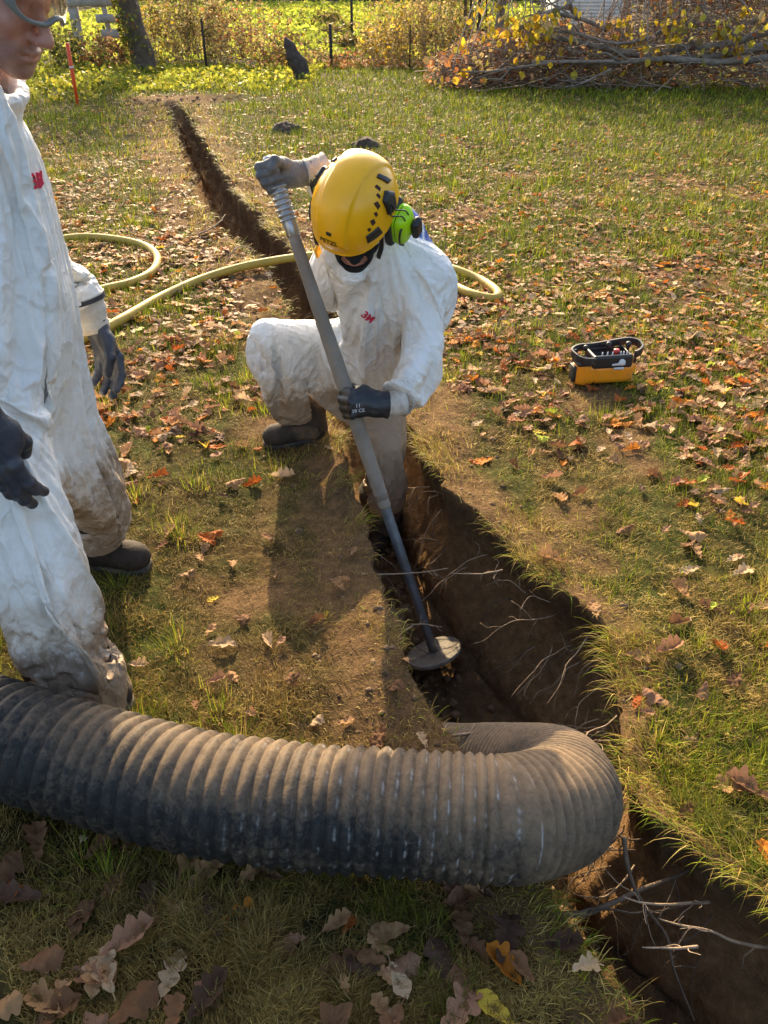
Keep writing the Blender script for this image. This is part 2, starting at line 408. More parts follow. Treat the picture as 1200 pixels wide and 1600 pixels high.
def drape(Vt, Q, bodyV, bodyQ, pin, frames_=22, grow=.12, bend=.6, grav=.35, seedamp=.004, tens=25, qual=6, mass=.25, air=1.0, selfc=False):
    """let a slightly too large suit settle on the body; returns the new vertices"""
    d0 = Vt + seedamp * noise(Vt, 17, 5)[:, None] * V(1, 1, .4)
    me = mesh_np('tmp_suit', d0, Q); o = bpy.data.objects.new('tmp_suit', me); COL.objects.link(o)
    vg = o.vertex_groups.new(name='pin')
    for wgt in np.unique(np.round(pin, 1)):
        if wgt > 0: vg.add([int(i) for i in np.nonzero(np.round(pin, 1) == wgt)[0]], float(wgt), 'REPLACE')
    bo = bpy.data.objects.new('tmp_body', mesh_np('tmp_body', bodyV, bodyQ)); COL.objects.link(bo)
    cm = bo.modifiers.new('c', 'COLLISION'); bo.collision.thickness_outer = .006; bo.collision.cloth_friction = 12; bo.collision.damping = .3
    m = o.modifiers.new('cloth', 'CLOTH'); s = m.settings
    s.quality = qual; s.mass = mass; s.air_damping = air
    s.tension_stiffness = tens; s.compression_stiffness = tens; s.shear_stiffness = tens * .4; s.bending_stiffness = bend
    s.tension_damping = 8; s.compression_damping = 8; s.shear_damping = 8; s.bending_damping = .8
    s.shrink_min = -grow; s.shrink_max = -grow; s.vertex_group_mass = 'pin'; s.pin_stiffness = 1.0
    s.effector_weights.gravity = grav
    c = m.collision_settings; c.use_collision = True; c.collision_quality = 2; c.distance_min = .006; c.use_self_collision = selfc; c.self_distance_min = .004; c.self_friction = 5
    SC.frame_start = 1; SC.frame_end = frames_; m.point_cache.frame_start = 1; m.point_cache.frame_end = frames_
    for f in range(1, frames_ + 1): SC.frame_set(f)
    e = o.evaluated_get(bpy.context.evaluated_depsgraph_get()); out = np.empty(len(Vt) * 3, np.float32); e.data.vertices.foreach_get('co', out)
    out = out.reshape(-1, 3).astype(float)
    for q in (o, bo):
        md = q.data; bpy.data.objects.remove(q); bpy.data.meshes.remove(md)
    SC.frame_set(1)
    return out
CLOTH = dict(frames_=23, grow=.19, qual=5, bend=.05, grav=.45, seedamp=.006)
# ------------------------------------------------------------------ people: shared builders
def fabric_mat():
    m, n, b, L = _nt('white_coverall_fabric')
    co = n.nodes.new('ShaderNodeTexCoord').outputs['Object']
    dirt = _attr(n, 'dirt'); blue = _attr(n, 'blue')
    n1 = _noise(n, 9, 6, .7, co, .6); n2 = _noise(n, 45, 5, .7, co)
    sp = n.nodes.new('ShaderNodeSeparateColor'); L(dirt, sp.inputs[0])
    f = _math(n, 'SUBTRACT', _math(n, 'ADD', _math(n, 'MULTIPLY', n1, 1.1), _math(n, 'MULTIPLY', n2, .5)), .84)
    f = _math(n, 'ADD', f, _math(n, 'MULTIPLY', sp.outputs[0], .70))
    soft = _ramp(n, f, [(.12, (0, 0, 0)), (.7, (1, 1, 1))])
    hard = _ramp(n, f, [(.54, (0, 0, 0)), (.72, (1, 1, 1))])
    base = _mix(n, blue, (.82, .80, .755), (.045, .09, .36))
    o = _mix(n, _math(n, 'MULTIPLY', soft, .85), base, (.44, .32, .205))
    o = _mix(n, _math(n, 'MULTIPLY', hard, .68), o, (.20, .125, .07))
    L(o, b.inputs['Base Color']); b.inputs['Roughness'].default_value = .5; b.inputs['Specular IOR Level'].default_value = .28
    # fine creases of crumpled nonwoven cloth
    b1 = None
    for sc_, st_, off_ in ((6.5, .30, 1.3), (14, .28, 0), (33, .22, 3.7)):
        wv = n.nodes.new('ShaderNodeTexNoise'); wv.inputs['Scale'].default_value = sc_; wv.inputs['Detail'].default_value = 1.2; wv.inputs['Distortion'].default_value = .9
        mp = n.nodes.new('ShaderNodeMapping'); mp.inputs['Location'].default_value = (off_, off_, off_); mp.inputs['Rotation'].default_value = (off_, .4, .3); mp.inputs['Scale'].default_value = (1, 1, .6)
        L(co, mp.inputs['Vector']); L(mp.outputs[0], wv.inputs['Vector'])
        r = _math(n, 'ABSOLUTE', _math(n, 'SUBTRACT', wv.outputs['Fac'], .5))
        r = _ramp(n, r, [(0, (1, 1, 1)), (.07, (.25, .25, .25)), (.2, (0, 0, 0))])
        b1 = _bump(n, b, r, st_, {6.5: .022, 14: .010, 33: .004}[sc_], b1)
    return m
M_suit = fabric_mat()
M_glove = mat('dark_blue_nitrile', (.034, .040, .055), .45, var=.35, scale=22, bump=.35, bscale=120, dirt=(.13, .10, .075), dirt_amt=.35, bdist=.003)
M_glove_b = mat('black_nitrile', (.018, .019, .022), .38, var=.3, scale=25, bump=.3, bscale=120, dirt=(.12, .105, .09), dirt_amt=.3, bdist=.003)
M_glove_d = mat('dusty_grey_nitrile', (.095, .098, .10), .62, var=.35, scale=18, bump=.35, bscale=120, dirt=(.30, .27, .22), dirt_amt=.6, bdist=.003)
M_cuff = mat('cream_knit', (.62, .56, .47), .9, var=.12, scale=30, bump=.6, bscale=220, dirt=(.32, .22, .14), dirt_amt=.5)
M_cuff_d = mat('dark_trim', (.03, .03, .035), .7, bump=.2)
M_boot = mat('muddy_boot_leather', (.042, .031, .022), .8, var=.35, scale=14, bump=.5, bscale=90, dirt=(.22, .14, .075), dirt_amt=.22, spec=.2)
M_sole = mat('boot_rubber', (.03, .026, .022), .8, bump=.4, dirt=(.2, .14, .08), dirt_amt=.6)
M_black = mat('black_plastic', (.016, .016, .017), .45, bump=.1, var=.2, dirt=(.09, .075, .06), dirt_amt=.12)
M_red = mat('red_print', (.62, .02, .06), .55, var=.08)
M_white = mat('white_print', (.65, .66, .66), .6, var=.1)

def skin_mat():
    m, n, b, L = _nt('skin')
    st = _attr(n, 'stubble'); co = n.nodes.new('ShaderNodeTexCoord').outputs['Object']
    c = _ramp(n, _noise(n, 28, 5, .6, co), [(.3, (.44, .185, .13)), (.7, (.58, .29, .21))])
    k = _math(n, 'MULTIPLY', st, _ramp(n, _noise(n, 500, 2, .6, co), [(.35, (.25, .25, .25)), (.65, (.75, .75, .75))]))
    c = _mix(n, k, c, (.14, .115, .10)); L(c, b.inputs['Base Color']); b.inputs['Roughness'].default_value = .48
    b.inputs['Subsurface Weight'].default_value = .12; b.inputs['Subsurface Radius'].default_value = (.02, .008, .004); b.inputs['Subsurface Scale'].default_value = .3
    _bump(n, b, _noise(n, 260, 3, .6, co), .18, .002); return m
M_skin = skin_mat()

def head_sdf(P):
    """local head: +X face, +Y its left, +Z up"""
    Q = P.copy(); Q[:, 1] = np.abs(Q[:, 1])
    d = ell_(P, (-.012, 0, .038), (.098, .078, .088))
    d = smin(d, ell_(P, (.032, 0, -.035), (.06, .062, .082)), .03)
    d = smin(d, cap_(Q, (.005, .056, -.055), (.072, .018, -.098), .021, .018), .03)
    d = smin(d, ell_(P, (.083, 0, -.102), (.019, .024, .019)), .018)
    d = smin(d, ell_(Q, (.062, .045, -.022), (.026, .024, .026)), .02)
    d = smin(d, cap_(Q, (.087, .0, .026), (.078, .042, .028), .012, .010), .014)
    d = smax(d, -sph_(Q, (.104, .031, .001), .0165), .012)
    d = smin(d, sph_(Q, (.0785, .031, .002), .0128), .003)
    d = smin(d, cap_(Q, (.086, .031, .0135), (.084, .044, .008), .0045), .004)
    d = smin(d, cap_(P, (.092, 0, .012), (.121, 0, -.030), .0085, .0128), .012)
    d = smin(d, ell_(Q, (.106, .0135, -.036), (.014, .0095, .0095)), .007)
    d = smax(d, -ell_(Q, (.113, .007, -.0455), (.006, .0035, .005)), .003)
    d = smin(d, ell_(Q, (.075, .028, -.066), (.024, .022, .026)), .014)
    d = smin(d, ell_(P, (.099, 0, -.0605), (.0105, .023, .0065)), .006)
    d = smin(d, ell_(P, (.0955, 0, -.0755), (.011, .020, .0075)), .006)
    d = smax(d, -cap_(Q, (.110, 0, -.0682), (.093, .026, -.0705), .0022), .004)
    d = smax(d, -cap_(Q, (.106, .022, -.036), (.094, .034, -.068), .0025), .01)
    d = smin(d, ell_(Q, (-.008, .080, -.008), (.020, .009, .031)), .006)
    d = smax(d, -ell_(Q, (-.003, .089, -.004), (.009, .005, .016)), .004)
    return d
def stubble_mask(Ph):
    x, y, z = Ph[:, 0], np.abs(Ph[:, 1]), Ph[:, 2]
    m = sstep(-.04, -.058, z) * sstep(-.02, .02, x) * (1 - sstep(.0, 1, (np.abs(z + .0685) < .009) * (y < .022) * (x > .09)))
    return m * .8

def ridge(n, w=.16):
    """thin raised crease where n crosses zero"""
    return np.exp(-(n / w) ** 2) if False else np.clip(1 - np.abs(n) / w, 0, 1) ** 1.6
def wrinkles(P, sd, k=1.0, axis=(7, 7, 4), big_k=1.):
    a = np.asarray(axis, np.float32)
    W = P + .05 * np.stack([noise(P, 4, sd), noise(P, 4, sd + 11), noise(P, 4, sd + 23)], -1)
    Dg = W @ np.array([[.8, .0, .6], [0, 1, 0], [-.6, 0, .8]], np.float32)
    n1 = noise(W * a, 1.0, sd + 3); n2 = noise(Dg * a, 2.1, sd + 5); n3 = noise(Dg * a[::-1], 1.3, sd + 8); n4 = noise(W, 36, sd + 9)
    big = .016 * noise(W, 3.2, sd + 1) + .010 * (.22 - np.abs(n1)) * 1.4
    cr = .0085 * ridge(n3, .16) * np.clip(.5 + 2 * noise(P, 5, sd + 31), 0, 1) + .0055 * ridge(n2, .17) * np.clip(.4 + 2 * noise(P, 6, sd + 41), 0, 1)
    return k * (big * big_k + cr - .003 + .0016 * (np.abs(n4) - .2))
def folds(P, a, b, sd, n, amp, center=.5, width=.35, skew=.6):
    """broken folds slanting across a limb, strongest round `center`"""
    a = np.asarray(a, np.float32); b = np.asarray(b, np.float32); ba = b - a; L2 = float(ba @ ba)
    h = (P - a) @ ba / L2; q = P - a - h[:, None] * ba; rad = np.sqrt((q * q).sum(1))
    e1 = frames(np.array([a, (a + b) / 2, b], float))[1][0].astype(np.float32)
    ang = np.arctan2(q @ np.cross(nrm(ba), e1).astype(np.float32), q @ e1)
    ph = np.pi * n * (h + .11 * np.sin(ang + sd) * skew + .05 * np.sin(2 * ang + sd * 2.3)) + 2.6 * noise(P, 6, sd) + 1.1 * noise(P, 15, sd + 4)
    s = np.abs(np.sin(ph)) ** .6
    on = np.exp(-((h - center) / width) ** 2) * np.clip(1.4 - rad / .16, 0, 1)
    gate = np.clip(.55 + 2.4 * noise(P, 6.5, sd + 2), .05, 1.25)
    return amp * on * (s - .62) * gate
def glove_local(curl, spread, thumb, mirror, cuff=.05, r0=.0118, palmw=1.0):
    """wrist at 0, fingers +X, thumb side +Y, back of hand +Z"""
    base = [(.092, .031, .004), (.097, .010, .007), (.093, -.011, .005), (.085, -.030, .0)]
    L = [(.044, .026, .022), (.049, .029, .023), (.045, .027, .023), (.036, .021, .020)]
    segs = []
    for (b, l, c, s) in zip(base, L, curl, spread):
        p = np.array(b); a = 0.; rr = r0 * 1.03
        for k in range(3):
            a += R(c[k]); dr = np.array([math.cos(a), 0, -math.sin(a)])
            dr = np.array([dr[0] * math.cos(R(s)), dr[0] * math.sin(R(s)), dr[2]])
            q = p + dr * l[k]; segs.append((p.copy(), q.copy(), rr, rr * .93)); p = q; rr *= .93
    tb = [np.array(t) for t in thumb]
    def fn(P):
        if mirror: P = P * np.array((1, -1, 1), np.float32)
        d = cap_(P, (.0, .012 * palmw, 0), (.085, .024 * palmw, .002), .022, .0175, (0, 0, 1), .78)
        d = smin(d, cap_(P, (.0, -.010 * palmw, 0), (.078, -.022 * palmw, .0), .021, .0165, (0, 0, 1), .78), .014)
        d = smin(d, cap_(P, (.02, .0, -.001), (.085, .002, .004), .019, .018), .014)
        d = smin(d, ell_(P, (.042, .032, -.014), (.034, .018, .017)), .014)
        d = smin(d, cap_(P, (-cuff, 0, 0), (0, 0, 0), .034, .027, (0, 1, 0), 1.12, ), .02)
        f = None
        groups = [segs[i:i + 3] for i in range(0, 12, 3)]
        for g in groups:
            ff = None
            for (a, b, r1, r2) in g:
                c = cap_(P, a, b, r1, r2); ff = c if ff is None else smin(ff, c, .004)
                ff = smin(ff, sph_(P, a + np.array((0, 0, .0015)), r1 * 1.0), .004)
            f = ff if f is None else np.minimum(f, ff)
            d = smin(d, ff, .007) if f is ff else smin(d, ff, .007)
        d = smin(d, cap_(P, tb[0], tb[1], .0165, .0142), .012); d = smin(d, cap_(P, tb[1], tb[2], .0138, .0118), .006)
        d = d - .0022 * (np.abs(noise(P, 46, 3)) - .2) - .0035 * noise(P, 22, 7) - .0012 * np.abs(noise(P, 95, 3))
        return np.maximum(d, -(P[:, 0] + cuff))
    lo = (-cuff - .012, -.10, -.12); hi = (.225, .10, .06)
    if mirror: lo, hi = (lo[0], -hi[1], lo[2]), (hi[0], -lo[1], hi[2])
    Vt, Q = polygonize(fn, lo, hi, .0028)
    return Vt, Q
def place(Vt, origin, Mx): return Vt @ np.asarray(Mx).T + np.asarray(origin)
def cuff_mesh(a, b, r1, r2, fl=1.1, ax=(0, 1, 0), ribs=True):
    P = np.linspace(0, 1, 12)[:, None] * (np.asarray(b) - np.asarray(a)) + np.asarray(a)
    t = np.linspace(0, 1, 12); r = r1 + (r2 - r1) * t + .0018 * np.sin(t * 14) + .002 * np.cos(t * 31)
    v, f = tube(P, r, 28, True); v = v + .003 * noise(v, 30)[:, None] * nrm(np.asarray(b) - np.asarray(a)); return v, f

def boot_mesh(name, toe, heel, up, parent, ankle_h=.16, scale=1.0, m=None):
    """work boot: from heel point to toe point on the ground"""
    X = nrm(np.asarray(toe) - heel); Lb = np.linalg.norm(np.asarray(toe) - heel); Mx = frame(X, up)
    def fn(P):
        d = cap_(P, (.055, 0, .045), (Lb - .055, 0, .042), .042, .043, (0, 1, 0), 1.08)
        d = smin(d, ell_(P, (Lb - .065, .004, .045), (.064, .05, .044)), .02)
        d = smin(d, cap_(P, (.06, 0, .05), (.055, 0, ankle_h), .048, .052), .04)
        d = smin(d, cap_(P, (Lb * .35, 0, .085), (Lb * .6, 0, .065), .035, .03), .03)
        d = np.maximum(d, .016 - P[:, 2])
        d = d - .003 * noise(P, 26, 2) - .0018 * np.abs(noise(P, 60, 5)) - .002 * np.sin(P[:, 0] * 150) * np.exp(-((P[:, 0] - Lb * .62) / .03) ** 2)
        return d
    Vt, Q = polygonize(fn, (-.03, -.08, -.01), (Lb + .03, .08, ankle_h + .07), .004)
    b = obj(name, mesh_np(name, place(Vt, heel, Mx), Q), m or M_boot, parent)
    def fs(P):
        d = cap_(P, (.052, 0, .012), (Lb - .05, 0, .012), .046, .05, (0, 1, 0), 1.08)
        d = np.maximum(np.maximum(d, P[:, 2] - .022), -P[:, 2]); g = np.abs(np.mod(P[:, 0], .018) - .009) - .0025
        g = np.maximum(g, .03 - np.abs(P[:, 1])); return smax(d, -np.maximum(g, P[:, 2] - .014), .002)
    Vt, Q = polygonize(fs, (-.03, -.08, -.006), (Lb + .03, .08, .035), .0035)
    obj('sole', mesh_np('sole', place(Vt, heel, Mx), Q), M_sole, b)
    mb = MB()
    for k in range(4):
        x = Lb * (.36 + .075 * k); z = .128 - .012 * k
        t = np.linspace(-1, 1, 9); P = np.stack([x + .006 * t, .032 * t, z - .028 * t ** 2 - .004 * k], -1); v, f = tube(P, .003, 6); mb.add(place(v, heel, Mx), f)
    mb.build('laces', M_sole, b)
    return b
_fonts = {}
def decal(name, text, target_tree, org, xd, yd, size, m, parent, off=.0025, bold=.0, shear=0., cast=.25, sub=2):
    """lettering laid on a curved surface by ray casts"""
    cu = bpy.data.curves.new('txt', 'FONT'); cu.body = text; cu.size = 1.0; cu.align_x = 'CENTER'; cu.align_y = 'CENTER'; cu.offset = bold; cu.shear = shear; cu.resolution_u = 3
    o = bpy.data.objects.new('txt', cu); COL.objects.link(o)
    me = bpy.data.meshes.new_from_object(o.evaluated_get(bpy.context.evaluated_depsgraph_get()))
    bpy.data.objects.remove(o); bpy.data.curves.remove(cu)
    bm = bmesh.new(); bm.from_mesh(me); bpy.data.meshes.remove(me)
    bmesh.ops.remove_doubles(bm, verts=bm.verts, dist=1e-4)
    bmesh.ops.triangulate(bm, faces=bm.faces)
    for _ in range(sub): bmesh.ops.subdivide_edges(bm, edges=[e for e in bm.edges if e.calc_length() > .08], cuts=1)
    bmesh.ops.triangulate(bm, faces=bm.faces)
    xd = nrm(xd); yd = np.asarray(yd, float); yd = nrm(yd - xd * np.dot(xd, yd)); n = np.cross(xd, yd); last = cast
    for v in bm.verts:
        p = np.asarray(org) + xd * v.co.x * size + yd * v.co.y * size
        hit = target_tree.ray_cast(Vector(p + n * cast), Vector(-n), cast * 2.5)
        dd = hit[3] if hit[0] is not None else last
        last = dd; v.co = Vector(p + n * (cast - dd + off))
    me = bpy.data.meshes.new(name); bm.to_mesh(me); bm.free()
    return obj(name, me, m, parent)
def tree_of(o): return BVHTree.FromPolygons([v.co[:] for v in o.data.vertices], [p.vertices[:] for p in o.data.polygons])

def vnormals(Vt, Q):
    n = np.cross(Vt[Q[:, 2]] - Vt[Q[:, 0]], Vt[Q[:, 3]] - Vt[Q[:, 1]]); o = np.zeros_like(Vt)
    for k in range(4): np.add.at(o, Q[:, k], n)
    return o / (np.linalg.norm(o, axis=1)[:, None] + 1e-12)
# ------------------------------------------------------------------ the worker kneeling in the trench
K_top = V(-.332, 2.49, 1.105); K_bot = V(.19, 2.05, -.46)          # the lance he holds
K = dict(pel=V(-.05, 2.92, .43), hipR=V(-.15, 2.90, .44), hipL=V(.05, 2.93, .38),
         kneR=V(-.435, 2.72, .525), ankR=V(-.345, 2.87, .125), kneL=V(.01, 2.73, .05), ankL=V(-.02, 2.88, -.40),
         belly=V(-.03, 2.80, .55), chest=V(-.015, 2.68, .68), neck=V(-.03, 2.56, .87),
         shR=V(-.19, 2.62, .80), elR=V(-.06, 2.82, 1.0), wrR=V(-.235, 2.56, 1.115),
         shL=V(.155, 2.60, .775), elL=V(.158, 2.48, .575), wrL=V(.025, 2.285, .445))
Kh_c = V(-.092, 2.455, .984); Kf = nrm((.02, -.77, -.64)); Kh_M = frame(Kf, (.03, -.5, .86))
Hm_c = Kh_c + V(.004, .004, .004); Hm_M = frame(nrm((-.46, -.64, -.60)), (.02, -.45, .86))      # the helmet sits a little askew
def k_limbs(P, o):
    cap_ = globals()['cap_'] if o < .054 else (lambda Q, a, b, r1, r2=None, *z, **w: globals()['cap_'](Q, a, b, max(r1, .026), max(r1 if r2 is None else r2, .024), *z, **w))
    k = K
    leg = smin(cap_(P, k['hipR'], k['kneR'], .104 - o, .082 - o), cap_(P, k['kneR'], k['ankR'], .079 - o, .070 - o, flat=(o == 0)), .035)
    leg2 = smin(cap_(P, k['hipL'], k['kneL'], .108 - o, .088 - o), cap_(P, k['kneL'], k['ankL'], .085 - o, .085 - o), .035)
    d = smin(leg, leg2, .03)
    t = cap_(P, k['pel'], k['belly'], .12 - o, .125 - o, (1, 0, 0), 1.25)
    t = smin(t, cap_(P, k['belly'], k['chest'], .125 - o, .135 - o, (1, 0, 0), 1.3), .06)
    t = smin(t, cap_(P, k['shR'], k['shL'], .095 - o, .105 - o), .06)
    t = smin(t, cap_(P, k['chest'], k['neck'], .12 - o, .085 - o), .05)
    t = smin(t, cap_(P, V(.0, 2.74, .80), V(.03, 2.70, .90), .155 - o, .115 - o, (1, 0, 0), 1.15), .06)
    t = smin(t, cap_(P, V(.05, 2.70, .90), k['shL'], .09 - o, .10 - o), .05)
    d = smin(d, t, .05)
    a = smin(cap_(P, k['shL'], k['elL'], .086 - o, .066 - o), cap_(P, k['elL'], k['wrL'] + .045 * nrm(k['elL'] - k['wrL']), .074 - o, .060 - o, flat=(o == 0)), .03)
    b = smin(cap_(P, k['shR'], k['elR'], .088 - o, .07 - o), cap_(P, k['elR'], k['wrR'] + .03 * nrm(k['elR'] - k['wrR']), .066 - o, .05 - o, flat=(o == 0)), .03)
    return d, a, b
def hl(P, c, M): return ((P - c.astype(np.float32)) @ M.astype(np.float32))
def k_suit(P):
    d, a, b = k_limbs(P, 0.)
    k = K
    d = smin(d, a, .008); d = smin(d, b, .03)
    # crease where the sleeve meets the chest, and the zip flap
    Z = [V(-.035, 2.45, .80), V(-.06, 2.53, .66), V(-.065, 2.62, .52)]
    # hood round the head and a stand-up collar
    H = hl(P, Kh_c, Kh_M)
    hood = ell_(H, (-.015, 0, .012), (.124, .102, .122)); hood = smin(hood, cap_(H, (-.03, 0, -.03), (-.055, 0, -.16), .095, .085), .05)
    hood = smin(hood, cap_(H, (.035, .05, -.105), (.035, -.05, -.105), .05, .05), .03)
    hole = ell_(H, (.135, .0, -.030), (.10, .060, .056))
    d = smin(d, hood, .03); d = smax(d, -hole, .012)
    col = cap_(H, (.05, .075, -.108), (.100, .0, -.130), .024, .022); d = smin(d, col, .012)
    col = cap_(H, (.05, -.075, -.108), (.100, .0, -.130), .024, .022); d = smin(d, col, .012)
    return d - .006 * noise(P, 6, 2)
def build_kneeler():
    def body(P):
        d, a, b = k_limbs(P, .056); d = smin(smin(d, a, .02), b, .02)
        H = hl(P, Kh_c, Kh_M); hd = smin(head_sdf(H), cap_(H, (-.03, 0, -.06), (-.05, 0, -.15), .055, .06), .03)
        return smin(d, hd, .02)
    Vt, Q = polygonize(body, (-.62, 2.15, -.55), (.36, 3.12, 1.18), .0055)
    me = mesh_np('person', Vt, Q, True, {'stubble': stubble_mask((Vt - Kh_c) @ Kh_M)})
    p = tag(obj('person', me, M_skin), 'worker in yellow helmet and muddy white coverall, one leg in the trench, gripping a lance', 'person')
    Vt, Q = polygonize(k_suit, (-.66, 2.12, -.56), (.42, 3.14, 1.22), .008)
    def core(P):
        d, a, b = k_limbs(P, .042); d = smin(smin(d, a, .02), b, .02); H = hl(P, Kh_c, Kh_M)
        return smin(d, smin(ell_(H, (-.01, 0, .02), (.112, .092, .112)), cap_(H, (-.03, 0, -.06), (-.05, 0, -.15), .068, .07), .03), .02)
    BV, BQ = polygonize(core, (-.62, 2.15, -.55), (.36, 3.12, 1.18), .013)
    pin = np.zeros(len(Vt)); hh = (Vt - Kh_c) @ Kh_M
    pin = np.maximum(pin, sstep(.185, .155, np.linalg.norm(hh - V(0, 0, .01), axis=1)) * sstep(-.14, -.11, hh[:, 2]))
    for c, r in ((K['wrR'], .07), (K['wrL'], .085), (K['ankR'], .095)): pin = np.maximum(pin, sstep(1.15, .75, np.linalg.norm(Vt - c, axis=1) / r))
    pin = np.maximum(pin, sstep(-.10, -.25, Vt[:, 2]))
    Vt = drape(Vt, Q, BV, BQ, pin, **CLOTH)
    N_ = vnormals(Vt, Q); fr = 1 - np.maximum(pin, .85 * sstep(.24, .18, np.linalg.norm(hh, axis=1)))
    Vt = Vt + N_ * (fr * (wrinkles(Vt.astype(np.float32), 2., .30, (7, 7, 4), .15) + .45 * sum(folds(Vt.astype(np.float32), K[a_], K[b_], i_, n_, m_, c_, w_) for i_, (a_, b_, n_, m_, c_, w_) in enumerate((('shL', 'elL', 7, .010, .8, .4), ('elL', 'wrL', 8, .011, .25, .5), ('kneR', 'ankR', 8, .012, .5, .5), ('hipR', 'kneR', 6, .008, .2, .4), ('kneL', 'ankL', 8, .010, .4, .5), ('pel', 'chest', 7, .013, .35, .4))))))[:, None]
    # dirt: shins, knees, belly, sleeves; and the blue back panel
    x, y, z = Vt.T
    dirt = 1.22 * sstep(.46, .12, z) + .5 * np.exp(-((z - .52) / .10) ** 2 - ((x + .02) / .2) ** 2)
    dirt = dirt + .6 * np.exp(-(((Vt - V(-.47, 2.62, .44)) / .1) ** 2).sum(1)) - .7 * np.exp(-(((Vt - V(-.28, 2.75, .52)) / .14) ** 2).sum(1))
    dirt = dirt * (1 - sstep(.04, .14, x) * sstep(.35, .48, z)) + .20
    ax = nrm(K['neck'] - K['pel']); bk = nrm(V(0, .75, .66)); rel = Vt - K['chest']
    h = rel @ ax; b = rel @ bk; lat = np.abs(rel[:, 0] - .02)
    blue = sstep(.085, .095, b) * sstep(.195, .185, lat) * sstep(.30, .28, h) * sstep(-.35, -.33, h)
    blue *= 1 - (np.abs(np.mod(lat, .05) - .025) < .0035)
    suit = obj('coverall', mesh_np('coverall', Vt, Q, True, {'dirt': dirt, 'blue': blue}), M_suit, p)
    md = suit.modifiers.new('round', 'SUBSURF'); md.levels = md.render_levels = 1
    tr = tree_of(suit)
    decal('chest_logo', '3M', tr, at(575, 497, 2.52), (.74, -.1, -.62), (.62, .2, .74), .037, M_red, suit, .004, .03)
    # balaclava
    def bal(P):
        d = head_sdf(P) - .007
        d = np.maximum(d, -ell_(P, (.125, 0, -.056), (.07, .047, .033)))
        d = smin(d, cap_(P, (-.03, 0, -.06), (-.04, 0, -.13), .064, .07), .03)
        d = d - .0015 * noise(P, 50, 3); return np.maximum(d, -(P[:, 2] + .13))
    Vt, Q = polygonize(bal, (-.14, -.12, -.15), (.16, .12, .15), .0032)
    obj('balaclava', mesh_np('balaclava', place(Vt, Kh_c, Kh_M), Q), mat('black_knit', (.008, .008, .009), .95, bump=.5, bscale=300), p)
    build_helmet(p)
    # gloves
    G = glove_local([(62, 78, 50), (66, 80, 50), (68, 80, 50), (70, 80, 48)], [4, 1, -2, -5], [(.035, .030, -.020), (.070, .036, -.058), (.088, .018, -.066)], False)
    up = nrm(K_top - K_bot)
    Xr = nrm(V(-.82, -.42, .0) - up * np.dot(V(-.82, -.42, .0), up) * .6); Zr = np.cross(Xr, up); 
    Mr = frame(Xr, Zr)
    pr = K_top + up * .0 - Xr * .083 + Zr / np.linalg.norm(Zr) * .036
    K['pr'] = pr
    g = obj('glove', mesh_np('glove', place(G[0] * 1.08, pr, Mr), G[1]), M_glove_d, p); g['label'] = 'dusty grey work glove gripping the top of the lance'
    v, f = cuff_mesh(pr - Xr * .03, pr - Xr * .10, .036, .046); obj('cuff', mesh_np('cuff', v, f), M_cuff, g)
    G = glove_local([(60, 75, 50), (64, 78, 50), (66, 78, 50), (66, 78, 48)], [4, 1, -2, -5], [(.035, .030, -.020), (.072, .038, -.055), (.090, .020, -.064)], True)
    c = K_bot + (K_top - K_bot) * .578
    Xl = nrm(V(-.93, -.2, .10)); Zl = nrm(np.cross(up, Xl)); 
    if Zl[1] > 0: Zl = -Zl
    Ml = frame(Xl, Zl)
    pl = c - Xl * .074 + Ml[:, 2] * .043
    K['pl'] = pl
    g = obj('glove', mesh_np('glove', place(G[0] * V(.9, 1.22, 1.18), pl, Ml), G[1]), M_glove_b, p); g['label'] = 'shiny black glove closed round the middle of the lance'
    v, f = cuff_mesh(pl - Xl * .03, pl - Xl * .095 + V(0, .01, .005), .037, .046); obj('cuff', mesh_np('cuff', v, f), M_cuff, g)
    gt = tree_of(g)
    decal('size_print', '11\n38 CE', gt, pl + Xl * .055, (1, 0, 0), (0, -.1, 1), .017, M_white, g, .0015, 0)
    boot_mesh('boot', V(-.50, 2.80, .008), V(-.235, 2.885, .012), (0, 0, 1), p)
    boot_mesh('boot', V(-.06, 2.68, -.50), V(-.01, 2.94, -.50), (0, 0, 1), p, .2)
    # dark gaiter on the lower shin
    a, b = K['ankL'], K['kneL']
    P = np.linspace(0, .5, 14)[:, None] * (b - a) + a + V(0, 0, -.02); v, f = tube(P, .096 + .006 * np.sin(np.linspace(0, 17, 14)), 30)
    v = v + (.008 * noise(v, 16))[:, None] * V(1, -.6, 0)
    obj('gaiter', mesh_np('gaiter', v, f), mat('dark_wet_cloth', (.06, .055, .05), .7, bump=.5, bscale=60, dirt=(.17, .12, .07), dirt_amt=.6), p)
    return p
